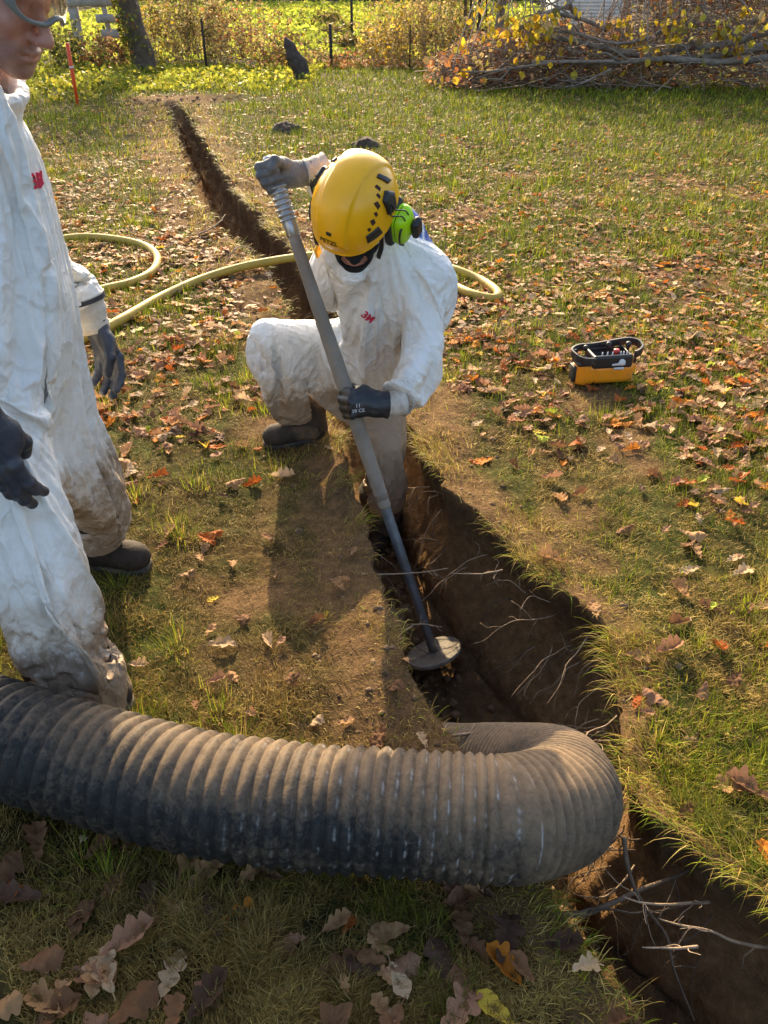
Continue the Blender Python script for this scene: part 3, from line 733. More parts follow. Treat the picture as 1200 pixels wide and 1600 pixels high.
def build_helmet(p):
    M_y = mat('yellow_helmet_plastic', (.93, .46, .008), .30, var=.05, scale=14, dirt=(.45, .25, .04), dirt_amt=.02, spec=.5, bump=.05, bscale=40)
    C = V(-.012, 0, .035)                      # helmet centre in head space
    ra, rb, rc = .150, .122, .158
    def shell(P):
        q = P - C.astype(np.float32)
        r = np.array((ra, rb, rc), np.float32)
        # fuller sides than an ellipsoid
        s = (np.abs(q / r) ** 2.25).sum(1) ** (1 / 2.25); d = (s - 1) * .125
        # raised crown panel with soft edges, and side scoops
        w = .050 + .12 * np.clip(-q[:, 0], 0, .12)
        d = d - .0060 * sstep(w + .004, w - .004, np.abs(q[:, 1])) * sstep(-.01, .03, q[:, 2])
        inn = d + .007
        rim = -.012 - .12 * np.clip(np.abs(q[:, 0]) - .06, 0, .1) * (q[:, 0] > 0) + .010 * np.exp(-((q[:, 0] - .0) / .06) ** 2)
        lip = np.exp(-((q[:, 2] - rim) / .006) ** 2) * .0035
        d = d - lip
        d = smax(d, -inn, .001); d = smax(d, rim - q[:, 2], .004)
        return d
    Vt, Q = polygonize(shell, (-.19, -.15, .0), (.17, .15, .22), .003)
    Vt = relax(Vt, Q, 2, .4)
    h = obj('helmet', mesh_np('helmet', place(Vt, Hm_c, Hm_M), Q), M_y, p)
    tr = BVHTree.FromPolygons([tuple(v) for v in Vt], [tuple(q) for q in Q])
    def on(dirn, off=.001):
        d = nrm(dirn); o = C + d * .4; hit = tr.ray_cast(Vector(o), Vector(-d), .5)
        if hit[0] is None: return C + d * .14, d
        return np.array(hit[0]) + np.array(hit[1]) * off, np.array(hit[1])
    def patch(name, pts, m, thick=.003, off=.0012, n=7):
        """small plate following the shell; pts are directions round its outline"""
        mb = MB(); c = np.mean([nrm(q) for q in pts], 0); pts = [nrm(q) for q in pts]
        top = []; rings = [1., .8, .5]
        outl = []
        for i in range(len(pts)):
            a, b = pts[i], pts[(i + 1) % len(pts)]
            for t in np.linspace(0, 1, n, endpoint=False): outl.append(a * (1 - t) + b * t)
        outl = np.array(outl); k = len(outl); vs = []
        P0 = np.array([on(q, off - .004)[0] for q in outl]); vs.append(P0)
        for i, s in enumerate(rings): vs.append(np.array([on(c + (q - c) * s, off + thick * (.75 if i == 0 else 1))[0] for q in outl]))
        vs.append(np.array([on(c, off + thick)[0]])); v = np.concatenate(vs); j = np.arange(k); j2 = (j + 1) % k
        f4 = np.concatenate([np.stack([r * k + j, r * k + j2, (r + 1) * k + j2, (r + 1) * k + j], -1) for r in range(3)])
        f3 = np.stack([3 * k + j, 3 * k + j2, np.full(k, 4 * k)], -1)
        mb.add(place(v, Hm_c, Hm_M), [f4, f3]); return mb.build(name, m, h)
    M_vent = mat('vent_dark', (.045, .016, .010), .8)
    for sgn in (1, -1):
        for i, (a, e, sz) in enumerate([(50, 25, .045), (58, 31, .07), (67, 37, .055), (76, 44, .085), (88, 50, .06), (99, 55, .075)]):
            a_, e_ = R(a), R(e); d = lambda da, de: V(math.cos(a_ + da) * math.cos(e_ + de), sgn * math.sin(a_ + da) * math.cos(e_ + de), math.sin(e_ + de))
            s = sz; o = [d(-s * .55, -s * .9), d(s * .95, -s * .7), d(s * .85, s * .75), d(-s * .9, s * .95)]
            patch('vent', o if sgn > 0 else o[::-1], M_vent, .0008, .0006, 4)
        # headlamp clip, strap hub, side slot
        def dd(a, e): a, e = R(a), R(e); return V(math.cos(a) * math.cos(e), sgn * math.sin(a) * math.cos(e), math.sin(e))
        o = [dd(44, 8), dd(68, 7), dd(64, 21), dd(44, 19)]; patch('headlamp_clip', o if sgn > 0 else o[::-1], M_black, .004)
        o = [dd(86, 22), dd(104, 16), dd(114, 34), dd(104, 46), dd(88, 42)]; patch('earmuff_mount', o if sgn > 0 else o[::-1], M_black, .012)
        o = [dd(118, 44), dd(128, 38), dd(126, 58), dd(116, 60)]; patch('side_vent_cover', o if sgn > 0 else o[::-1], M_black, .004)
    o = [V(1, -.055, .42), V(1, .055, .42), V(1, .055, .50), V(1, -.055, .50)]; patch('front_slot', o, M_black, .0015, .0008, 5)
    xd = place(V(0, 1, 0)[None], V(0, 0, 0), Hm_M)[0]; yd = place(V(-.35, 0, 1)[None], V(0, 0, 0), Hm_M)[0]
    cpt = place(on(V(1, -.02, .24))[0][None], Hm_c, Hm_M)[0]
    decal('helmet_print', 'PETZL', tree_of(h), cpt, xd, yd, .022, M_black, h, .0012, .02, .12)
    # lime ear defenders
    M_lime = mat('lime_plastic', (.42, .80, .008), .4, var=.05)
    for sgn in (1, -1):
        c = V(-.052, sgn * .132, -.014)
        def cup(P):
            q = P - c.astype(np.float32); d = box_(q, (0, 0, 0), (.044, .030, .060), .028)
            d = smin(d, ell_(q, (0, sgn * .012, 0), (.040, .023, .053)), .008); return smax(d, -(np.abs(q[:, 1] + sgn * .003) - .0012), .001)
        Vt, Q = polygonize(cup, c - .09, c + .09, .003)
        e = obj('earmuff', mesh_np('earmuff', place(Vt, Hm_c, Hm_M), Q), M_lime, h)
        def pad(P):
            q = P - c.astype(np.float32); return box_(q, (0, -sgn * .026, 0), (.050, .016, .066), .014)
        Vt, Q = polygonize(pad, c - .08, c + .08, .0035); obj('ear_cushion', mesh_np('ear_cushion', place(Vt, Hm_c, Hm_M), Q), M_black, h)
        def knob(P):
            q = P - c.astype(np.float32); return box_(q, (-.012, sgn * .046, -.006), (.021, .012, .033), .010)
        Vt, Q = polygonize(knob, c - .08, c + .08, .003); obj('earmuff_control', mesh_np('earmuff_control', place(Vt, Hm_c, Hm_M), Q), M_black, h)
        mb = MB()
        for y0 in (-.012, .012):
            arm = catmull([c + V(y0, sgn * .026, .03), c + V(y0 * .9 + .012, sgn * .020, .075), C + V(.0 + y0, sgn * .135, .055), C + V(-.005 + y0 * .4, sgn * .128, .075)], 8)
            v, f = tube(arm, .0022, 6); mb.add(place(v, Hm_c, Hm_M), f)
        v, f = tube(catmull([c + V(.03, sgn * .02, .035), c + V(.052, sgn * .022, .02), c + V(.052, sgn * .02, -.02), c + V(.03, sgn * .018, -.055)], 8), .0035, 6); mb.add(place(v, Hm_c, Hm_M), f)
        mb.build('earmuff_arm', M_black, h)
    # chin strap hanging on his right side with its yellow buckle, and strap on his left
    for sgn in (-1, 1):
        mb = MB()
        pts = [V(.045, sgn * .112, .03), V(.07, sgn * .112, -.02), V(.085, sgn * .105, -.075)] if sgn < 0 else [V(.035, sgn * .112, .03), V(.035, sgn * .106, -.03), V(.04, sgn * .09, -.09)]
        v, f = tube(catmull(pts, 8), .008, 8, True, .25); mb.add(place(v, Hm_c, Hm_M), f); mb.build('chin_strap', M_black, h)
        if sgn < 0:
            def bk(P): q = P - V(.092, -.103, -.098).astype(np.float32); return smax(box_(q, (0, 0, 0), (.014, .006, .022), .005), -box_(q, (0, 0, .009), (.007, .02, .005), .002), .002)
            Vt, Q = polygonize(bk, V(.06, -.13, -.14), V(.13, -.08, -.05), .0025); obj('buckle', mesh_np('buckle', place(Vt, Hm_c, Hm_M), Q), M_y, h)
    return h
kneeler = build_kneeler()
# ------------------------------------------------------------------ the worker standing at the left
S = dict(pel=V(-.86, 1.70, .86), hipN=V(-.87, 1.55, .82), hipF=V(-.86, 1.83, .82),
         kneN=V(-.80, 1.43, .46), ankN=V(-.775, 1.40, .02), kneF=V(-.875, 1.94, .45), ankF=V(-.915, 1.98, .12),
         belly=V(-.845, 1.70, .98), chest=V(-.835, 1.71, 1.20), neck=V(-.845, 1.72, 1.395),
         shN=V(-.90, 1.53, 1.30), elN=V(-1.01, 1.40, 1.03), wrN=V(-.83, 1.365, .85),
         shF=V(-.86, 1.91, 1.29), elF=V(-.865, 2.02, 1.02), wrF=V(-.815, 2.04, .865))
Sh_c = V(-.715, 1.70, 1.570); Sh_M = frame(nrm((.85, -.21, -.50)), (.4, -.1, 1))
def s_limbs(P, o):
    cap_ = globals()['cap_'] if o < .054 else (lambda Q, a, b, r1, r2=None, *z, **w: globals()['cap_'](Q, a, b, max(r1, .026), max(r1 if r2 is None else r2, .024), *z, **w))
    s = S; fl = (o == 0)
    n = smin(cap_(P, s['hipN'], s['kneN'], .135 - o, .112 - o, (1, -.2, 0), 1.12), cap_(P, s['kneN'], s['ankN'], .110 - o, .104 - o, (1, -.1, 0), 1.14, flat=fl), .04)
    f = smin(cap_(P, s['hipF'], s['kneF'], .13 - o, .094 - o), cap_(P, s['kneF'], s['ankF'], .09 - o, .080 - o, flat=fl), .04)
    d = smin(n, f, .02)
    t = cap_(P, s['pel'], s['belly'], .155 - o, .15 - o, (0, 1, 0), 1.3)
    t = smin(t, cap_(P, s['belly'], s['chest'], .155 - o, .15 - o, (0, 1, 0), 1.3), .06)
    t = smin(t, cap_(P, s['shN'], s['shF'], .095 - o, .095 - o), .06)
    t = smin(t, cap_(P, s['chest'], s['neck'], .13 - o, .082 - o), .05)
    d = smin(d, t, .05)
    a = smin(cap_(P, s['shF'], s['elF'], .09 - o, .078 - o), cap_(P, s['elF'], s['wrF'], .076 - o, .064 - o, flat=fl), .03)
    b = smin(cap_(P, s['shN'], s['elN'], .09 - o, .075 - o), cap_(P, s['elN'], s['wrN'], .072 - o, .058 - o, flat=fl), .03)
    return d, a, b
def s_suit(P):
    d, a, b = s_limbs(P, 0.); s = S
    d = smin(d, a, .02); d = smin(d, b, .02)
    # stand-up collar, open at the throat
    col = cap_(P, s['neck'] + V(.01, 0, -.03), s['neck'] + V(.075, -.01, .045), .088, .082, (0, 1, 0), 1.05, True)
    d = smin(d, col, .02)
    d = smax(d, -cap_(P, s['neck'] + V(.06, -.01, .03), s['neck'] + V(.10, -.02, .09), .062, .075), .006)
    # zip flap down the front
    fl = None
    F = [V(-.735, 1.645, 1.41), V(-.69, 1.62, 1.27), V(-.665, 1.61, 1.10), V(-.672, 1.60, .95), V(-.70, 1.60, .82)]
    for i in range(4):
        c = cap_(P, F[i], F[i + 1], .018, .018); fl = c if fl is None else np.minimum(fl, c)
    d = smin(d, fl, .012)
    return d - .008 * noise(P, 5, 2)
def build_stander():
    def body(P):
        d, a, b = s_limbs(P, .066); d = smin(smin(d, a, .02), b, .02)
        H = hl(P, Sh_c, Sh_M); hd = smin(head_sdf(H), cap_(P, Sh_c + Sh_M @ V(-.03, 0, -.06), S['neck'] + V(.0, 0, -.05), .056, .062), .03)
        return smin(d, hd, .02)
    Vt, Q = polygonize(body, (-1.22, 1.2, .0), (-.54, 2.2, 1.72), .0055)
    tagd = {'stubble': stubble_mask((Vt - Sh_c) @ Sh_M)}
    # a finer head replaces nothing: the body is one surface, refined near the face
    p = tag(obj('person', mesh_np('person', Vt, Q, True, tagd), M_skin), 'worker in clear goggles and white coverall standing at the left, looking down', 'person')
    md = p.modifiers.new('round', 'SUBSURF'); md.levels = md.render_levels = 1
    Vt, Q = polygonize(s_suit, (-1.26, 1.16, .0), (-.52, 2.24, 1.50), .008)
    def core(P): d, a, b = s_limbs(P, .052); return smin(smin(d, a, .02), b, .02)
    BV, BQ = polygonize(core, (-1.22, 1.2, .0), (-.54, 2.2, 1.5), .013)
    pin = np.zeros(len(Vt))
    for c, r in ((S['neck'] + V(.03, 0, .0), .13), (S['wrF'], .085), (S['wrN'], .085), (S['ankF'], .13)): pin = np.maximum(pin, sstep(1.2, .7, np.linalg.norm(Vt - c, axis=1) / r))
    pin = np.maximum(pin, sstep(.17, .10, Vt[:, 2]))
    Vt = drape(Vt, Q, BV, BQ, pin, **CLOTH)
    N_ = vnormals(Vt, Q); fr = 1 - .8 * pin
    Vt = Vt + N_ * (fr * (wrinkles(Vt.astype(np.float32), 7., .30, (7, 7, 3), .15) + .4 * sum(folds(Vt.astype(np.float32), S[a_], S[b_], i_, n_, m_, c_, w_, 1.3) for i_, (a_, b_, n_, m_, c_, w_) in enumerate((('shF', 'elF', 7, .010, .8, .4), ('elF', 'wrF', 8, .010, .4, .5), ('kneN', 'ankN', 6, .015, .7, .5), ('hipN', 'kneN', 5, .009, .5, .5), ('kneF', 'ankF', 6, .014, .4, .5), ('hipF', 'kneF', 5, .012, .6, .4), ('pel', 'chest', 6, .011, .2, .4))))))[:, None]
    x, y, z = Vt.T
    dirt = 1.05 * sstep(.75, .05, z) - .35 * sstep(-.62, -.75, x) * sstep(1.6, 1.4, y) * sstep(.2, .6, z)
    dirt = dirt + .45 * np.exp(-(((Vt - V(-.83, 1.9, .40)) / V(.14, .2, .10)) ** 2).sum(1)) + .5 * np.exp(-(((Vt - V(-.665, 1.38, .33)) / V(.05, .15, .22)) ** 2).sum(1)) + .16
    suit = obj('coverall', mesh_np('coverall', Vt, Q, True, {'dirt': dirt, 'blue': z * 0}), M_suit, p)
    md = suit.modifiers.new('round', 'SUBSURF'); md.levels = md.render_levels = 1
    tr = tree_of(suit)
    decal('chest_logo', '3M', tr, at(101, 296, 1.66), (.55, .80, -.15), (.1, 0, 1), .040, M_red, suit, .004, .03, 0, .3)
    # near hand resting on the thigh
    Xn = nrm(V(.08, -.02, -.99)); Mn = frame(Xn, V(-.1, -1, 0))
    G = glove_local([(16, 18, 12), (10, 16, 10), (12, 18, 12), (18, 22, 14)], [4, 1, -3, -7], [(.035, .028, -.020), (.070, .028, -.046), (.10, .014, -.056)], False, .05, .0125)
    pn = S['wrN'] + V(.044, -.016, .022)
    g = obj('glove', mesh_np('glove', place(G[0] * 1.15, pn, Mn), G[1]), M_glove, p); g['label'] = 'dark blue glove resting on the white thigh'
    decal('size_print', '11 38 CE', tree_of(g), pn + Xn * .045 - V(0, .05, 0), (.93, 0, .37), (-.37, 0, .93), .014, M_white, g, .0015, 0)
    v, f = cuff_mesh(pn - Xn * .03, pn - Xn * .10 + V(-.02, .01, 0), .037, .046); obj('cuff', mesh_np('cuff', v, f), M_cuff, g)
    # far hand hanging beyond the body
    Xf = nrm(V(.20, -.02, -.95)); Mf = frame(Xf, V(.35, .95, .05))
    G = glove_local([(24, 26, 14), (20, 24, 14), (22, 26, 14), (26, 28, 14)], [3, 0, -3, -7], [(.035, .036, -.014), (.070, .052, -.046), (.108, .034, -.06)], True, .05, .0125)
    pf = S['wrF'] + V(.022, -.004, -.06)
    g = obj('glove', mesh_np('glove', place(G[0] * 1.05, pf, Mf), G[1]), M_glove, p); g['label'] = 'dark blue glove hanging open beside the yellow air hose'
    v, f = cuff_mesh(pf + Xf * .012, pf - Xf * .085, .036, .056); c = obj('cuff', mesh_np('cuff', v, f), M_cuff, g)
    v, f = tube(np.array([pf - Xf * .07, pf - Xf * .082]), .0585, 28, False); obj('cuff_trim', mesh_np('cuff_trim', v, f), M_cuff_d, g)
    boot_mesh('boot', V(-.755, 1.97, .012), V(-1.03, 2.02, .012), (0, 0, 1), p)
    boot_mesh('boot', V(-.655, 1.39, .004), V(-.925, 1.41, .004), (0, 0, 1), p)
    # goggles
    M_fr = mat('grey_green_rubber', (.20, .205, .185), .35, var=.1)
    m, n, b, L = _nt('clear_lens'); b.inputs['Base Color'].default_value = (.86, .80, .70, 1); b.inputs['Roughness'].default_value = .06
    b.inputs['Transmission Weight'].default_value = 1; b.inputs['IOR'].default_value = 1.12; b.inputs['Alpha'].default_value = .42; M_lens = m
    def prof(P, t):                                  # wrap-round shield in front of the eyes
        q = P - np.array((.03, 0, .012), np.float32)
        d = ell_(q, (0, 0, 0), (.100, .088, .085)) ; return np.abs(d) - t
    def outline(P): return box_(P * np.array((0, 1, 1), np.float32), (0, 0, .036), (1, .080, .036), .03)
    def frm(P):
        o = outline(P) - .02 * np.exp(-((P[:, 1]) / .02) ** 2) * 0
        nose = ell_(P, (.115, 0, -.020), (.06, .026, .036)); o = smax(o, -nose, .008)
        d = smax(prof(P, .005), np.abs(o + .004) - .0042, .003); return smax(d, .035 - P[:, 0], .004)
    Vt, Q = polygonize(frm, (.0, -.12, -.06), (.16, .12, .08), .003); Vt = relax(Vt, Q, 2, .4)
    gg = obj('safety_goggles', mesh_np('safety_goggles', place(Vt, Sh_c, Sh_M), Q), M_fr, p)
    def lens(P):
        o = outline(P); nose = ell_(P, (.115, 0, -.020), (.06, .026, .036)); o = smax(o, -nose, .008)
        return smax(smax(prof(P, .0030), o + .004, .001), .035 - P[:, 0], .001)
    Vt, Q = polygonize(lens, (.0, -.12, -.06), (.16, .12, .08), .0024); Vt = relax(Vt, Q, 8, .5)
    obj('lens', mesh_np('lens', place(Vt, Sh_c, Sh_M), Q), M_lens, gg)
    def strap(P):
        d = np.abs(ell_(P, (-.010, 0, .012), (.102, .084, .098))) - .0025; d = np.maximum(d, np.abs(P[:, 2] - .012 - .12 * (P[:, 0] - .05) * -.2) - .013); return np.maximum(d, P[:, 0] - .05)
    Vt, Q = polygonize(strap, (-.14, -.12, -.06), (.08, .12, .09), .003); obj('strap', mesh_np('strap', place(Vt, Sh_c, Sh_M), Q), M_black, gg)
    def hair(P):
        d = ell_(P, (-.018, 0, .045), (.101, .0825, .090)) - .003 * noise(P, 60, 2) - .002 * noise(P, 140, 2); d = np.maximum(d, .02 - P[:, 2] + .5 * np.clip(P[:, 0], -.2, .1)); return np.maximum(d, P[:, 0] - .062)
    Vt, Q = polygonize(hair, (-.14, -.12, -.06), (.1, .12, .16), .0035); obj('hair', mesh_np('hair', place(Vt, Sh_c, Sh_M), Q), mat('brown_hair', (.05, .032, .02), .6, bump=.8, bscale=300), p)
    return p
stander = build_stander()
# ------------------------------------------------------------------ lance, suction hose, air hose, remote control
def build_lance():
    p = empty('air_lance', tuple(K_bot), 'long grey lance with threaded top and round plate, held upright in the trench', 'lance')
    ax = K_top - K_bot; Lg = np.linalg.norm(ax); ax = ax / Lg
    def pt(t): return K_bot + ax * Lg * t
    M_sl = mat('grey_rubber_sleeve', (.215, .175, .135), .7, var=.25, scale=12, bump=.35, bscale=60, dirt=(.22, .18, .13), dirt_amt=.5)
    M_rod = mat('dark_steel_rod', (.13, .14, .15), .42, metal=.35, var=.3, scale=20, bump=.15, dirt=(.16, .12, .08), dirt_amt=.35)
    M_zn = mat('zinc_coupling', (.42, .44, .45), .38, metal=.8, var=.2, scale=40, bump=.2, dirt=(.2, .17, .13), dirt_amt=.3)
    M_disc = mat('muddy_plate', (.21, .185, .15), .85, var=.25, scale=40, bump=.5, bscale=120, dirt=(.13, .085, .05), dirt_amt=.6)
    M_ring = mat('grey_flange', (.33, .32, .29), .8, var=.2, scale=60, bump=.5, bscale=150, dirt=(.14, .1, .06), dirt_amt=.5)
    ts = np.linspace(.375, .90, 30); r = np.interp(ts, [.375, .40, .5, .62, .72, .82, .90], [.022, .0232, .0252, .0255, .0232, .0202, .0192])
    r = r + .0006 * np.sin(ts * 190)
    v, f = tube(np.array([pt(t) for t in ts]), r, 28); obj('sleeve', mesh_np('sleeve', v, f), M_sl, p)
    ts = np.linspace(.0, .385, 12); v, f = tube(np.array([pt(t) for t in ts]), np.interp(ts, [0, .385], [.0165, .0185]), 24); obj('rod', mesh_np('rod', v, f), M_rod, p)
    v, f = tube(np.array([pt(t) for t in (.355, .36, .385, .39)]), [.019, .0215, .0215, .0235], 24); obj('ferrule', mesh_np('ferrule', v, f), M_sl, p)
    v, f = tube(np.array([pt(t) for t in (.895, .897, .925, .927)]), [.018, .0215, .0215, .019], 24); c = obj('coupling', mesh_np('coupling', v, f), M_zn, p)
    mb = MB(); T, U, W = frames(np.array([pt(.9), pt(.92)]))
    for a in range(4):
        d = U[0] * math.cos(a * 1.57 + .5) + W[0] * math.sin(a * 1.57 + .5); v, f = box(pt(.911) + d * .0215, (.004, .004, .014), np.stack([d, np.cross(ax, d), ax], 1)); mb.add(v, f)
    mb.build('coupling_lug', M_zn, c, False)
    ts = np.linspace(.925, .982, 60); ph = (ts - .925) / (.057) * 6; r = .0255 + .0032 * np.cos(2 * np.pi * ph)
    v, f = tube(np.array([pt(t) for t in ts]), r, 28); obj('threaded_collar', mesh_np('threaded_collar', v, f), M_zn, p)
    v, f = tube(np.array([pt(.98), pt(1.03), pt(1.035)]), [.0165, .0165, .012], 20); obj('pipe_end', mesh_np('pipe_end', v, f), M_zn, p)
    Mx = frame(U[0], ax)
    def disc(P):
        rr = np.hypot(P[:, 0], P[:, 1]); d = np.maximum(rr - .104, np.abs(P[:, 2]) - .008); return np.maximum(d, -(rr - .012)) - .0015 * noise(P, 50, 3)
    Vt, Q = polygonize(disc, (-.125, -.125, -.03), (.125, .125, .03), .0035); dd = obj('plate', mesh_np('plate', place(Vt, pt(.012), Mx), Q), M_disc, p)
    def ring(P):
        rr = np.hypot(P[:, 0], P[:, 1]); d = np.maximum(rr - .062, np.abs(P[:, 2] - .0125) - .0065); a = np.arctan2(P[:, 1], P[:, 0])
        hx = np.mod(a, np.pi / 3) - np.pi / 6; hole = np.hypot(rr * np.cos(hx) - .046, rr * np.sin(hx)) - .0055
        return np.maximum(np.maximum(d, -hole), -(rr - .018))
    Vt, Q = polygonize(ring, (-.08, -.08, -.006), (.08, .08, .034), .0028); obj('flange', mesh_np('flange', place(Vt, pt(.012), Mx), Q), M_ring, dd)
    return p
lance = build_lance()

def build_suction_hose():
    z0 = .150
    pts = [V(-2.6, 2.05, z0 + .02), V(-1.9, 1.62, z0 + .02), V(-1.35, 1.335, z0 + .02), gnd(0, 1150, z0 + .015), gnd(150, 1195, z0), gnd(300, 1234, z0), gnd(450, 1256, z0), gnd(600, 1267, z0 + .005), gnd(740, 1277, z0 + .005),
           V(.268, .968, .148), V(.379, 1.033, .102), V(.404, 1.162, .012), V(.325, 1.278, -.115), V(.19, 1.385, -.24), V(.08, 1.52, -.38), V(-.06, 1.72, -.44)]
    C = catmull(pts, 40); seg = np.linalg.norm(np.diff(C, axis=0), axis=1); s = np.concatenate([[0], np.cumsum(seg)])
    n = 3200; sn = np.linspace(0, s[-1], n); P = np.stack([np.interp(sn, s, C[:, k]) for k in range(3)], -1)
    for _ in range(30): P[1:-1] = P[1:-1] * .5 + .25 * (P[:-2] + P[2:])
    # rib spacing shortens along the hose
    xr = P[:, 0]; xr = np.where(np.arange(n) > np.argmax(P[:, 0]), P[:, 0].max(), xr)
    pitch = np.interp(xr, [-1.2, -.4, .0, .25, .4], [.035, .034, .027, .021, .017])
    ph = np.cumsum(np.gradient(sn) / pitch)
    w = .5 + .5 * np.cos(2 * np.pi * ph)
    amp = np.interp(xr, [-1, -.2, .15, .4], [.0075, .0072, .0062, .0060])
    r = .1275 - amp * (1 - w ** .55) * 1.35
    seg_n = 88; T, U, W = frames(P); a = np.linspace(0, 2 * np.pi, seg_n, endpoint=False)
    # the ribs run as a gentle helix and are a little dented
    A = np.repeat(a[None], n, 0); PH = ph[:, None] + A / (2 * np.pi)
    w = .5 + .5 * np.cos(2 * np.pi * PH); rr = .1275 - (amp[:, None] * 1.35) * (1 - w ** .55)
    D = np.cos(A)[..., None] * U[:, None] + np.sin(A)[..., None] * W[:, None]
    v = P[:, None] + rr[..., None] * D
    v = v + D * ((.004 * noise(v.reshape(-1, 3), 7, 2) + .0014 * noise(v.reshape(-1, 3), 32, 2)).reshape(n, seg_n, 1))
    groove = (1 - w).reshape(-1)
    v = v.reshape(-1, 3); i = np.arange(n - 1)[:, None] * seg_n; j = np.arange(seg_n)[None]; k = (j + 1) % seg_n
    q = np.stack([i + j, i + k, i + seg_n + k, i + seg_n + j], -1).reshape(-1, 4)
    rib = np.floor(PH + .5); fl_ = np.exp(-((w - .38) / .22) ** 2) * (np.mod(PH + .5, 1) > .5)
    sc_n = noise(np.stack([A * 2.2, rib * 3.7, rib * 0 + .5], -1), 1.6) + .6 * noise(np.stack([A * 9, rib * 5.1, PH], -1), 1.3)
    scuff = (fl_ * sstep(.02, .26, sc_n + .16 * sstep(-.1, .3, xr)[:, None] - .08) * sstep(-.55, .1, xr)[:, None]).ravel()
    dust = np.clip(np.repeat(sstep(-.05, .35, xr)[:, None], seg_n, 1).ravel() * .7 + sstep(.8, .3, s[-1] - np.repeat(sn[:, None], seg_n, 1)).ravel(), 0, 1)
    dust = np.clip(dust * .95 + np.repeat(sstep(-1.0, -.3, xr)[:, None], seg_n, 1).ravel() * sstep(.45, .95, D.reshape(-1, 3)[:, 2]) * .75, 0, 1)
    m, nn, b, L = _nt('ribbed_rubber')
    co = nn.nodes.new('ShaderNodeTexCoord').outputs['Object']; g = _attr(nn, 'scuff'); du = _attr(nn, 'dust')
    n1 = _noise(nn, 7, 6, .7, co, .5); n2 = _noise(nn, 60, 6, .75, co, .8); n3 = _noise(nn, 200, 3, .6, co)
    base = _ramp(nn, n2, [(.3, (.012, .0115, .0115)), (.7, (.036, .034, .032))])
    f = _ramp(nn, _math(nn, 'ADD', _math(nn, 'ADD', _math(nn, 'MULTIPLY', n1, .7), _math(nn, 'MULTIPLY', n2, .55)), _math(nn, 'MULTIPLY', du, .30)), [(.62, (0, 0, 0)), (1.0, (1, 1, 1))])
    o = _mix(nn, _math(nn, 'MULTIPLY', f, .75), base, (.27, .185, .11))
    # pale scuffs in the grooves and along the sides of ribs
    sc = _math(nn, 'MULTIPLY', g, _ramp(nn, n2, [(.38, (.1, .1, .1)), (.6, (1, 1, 1))]))
    o = _mix(nn, sc, o, (.40, .385, .36)); L(o, b.inputs['Base Color'])
    L(_mix(nn, f, (.5, .5, .5), (.9, .9, .9)), b.inputs['Roughness']); b.inputs['Specular IOR Level'].default_value = .2
    _bump(nn, b, _math(nn, 'ADD', n2, _math(nn, 'MULTIPLY', n3, .4)), .35, .004)
    h = obj('suction_hose', mesh_np('suction_hose', v, q, True, {'scuff': scuff, 'dust': dust}), m)
    return tag(h, 'thick black ribbed suction hose lying across the grass and bending down into the trench', 'hose')
suction = build_suction_hose()

def build_air_hose():
    px = [(60, 378, 0), (128, 370, 0), (185, 374, 0), (228, 385, 0), (246, 402, 0), (238, 424, 0), (205, 441, 0), (160, 452, 0), (100, 468, 0), (55, 505, 0), (70, 545, 0), (130, 530, 0), (190, 499, 0), (250, 465, 0), (310, 438, 0), (370, 419, .02), (430, 407, .03), (480, 400, .02), (515, 397, 0), (575, 397, 0), (640, 403, 0), (705, 419, 0), (750, 437, 0), (777, 456, 0), (770, 466, 0), (735, 458, 0), (690, 440, 0), (640, 440, 0), (600, 470, .0)]
    pts = []
    for a, b, c in px:
        g = gnd(a, b, c + .03); z = gz(np.array([g[0]]), np.array([g[1]]))[0]; pts.append(gnd(a, b, c + .024 + max(z, -.02)))
    P = catmull(pts, 14)
    M_h = mat('yellow_air_hose', (.42, .285, .04), .62, var=.12, scale=8, bump=.25, bscale=150, dirt=(.22, .15, .06), dirt_amt=.18)
    seg = 20; v, f = tube(P, .0265, seg)
    # moulded grip ridges along the hose
    n = len(P); D = v[:n * seg].reshape(n, seg, 3) - P[:, None]; D = D * (1 + .03 * (np.arange(seg) % 2)[None, :, None]); v[:n * seg] = (P[:, None] + D).reshape(-1, 3)
    h = obj('air_hose', mesh_np('air_hose', v, f), M_h)
    return tag(h, 'yellow ribbed air hose looping over the leaves and across the trench behind the kneeling worker', 'hose')
airhose = build_air_hose()

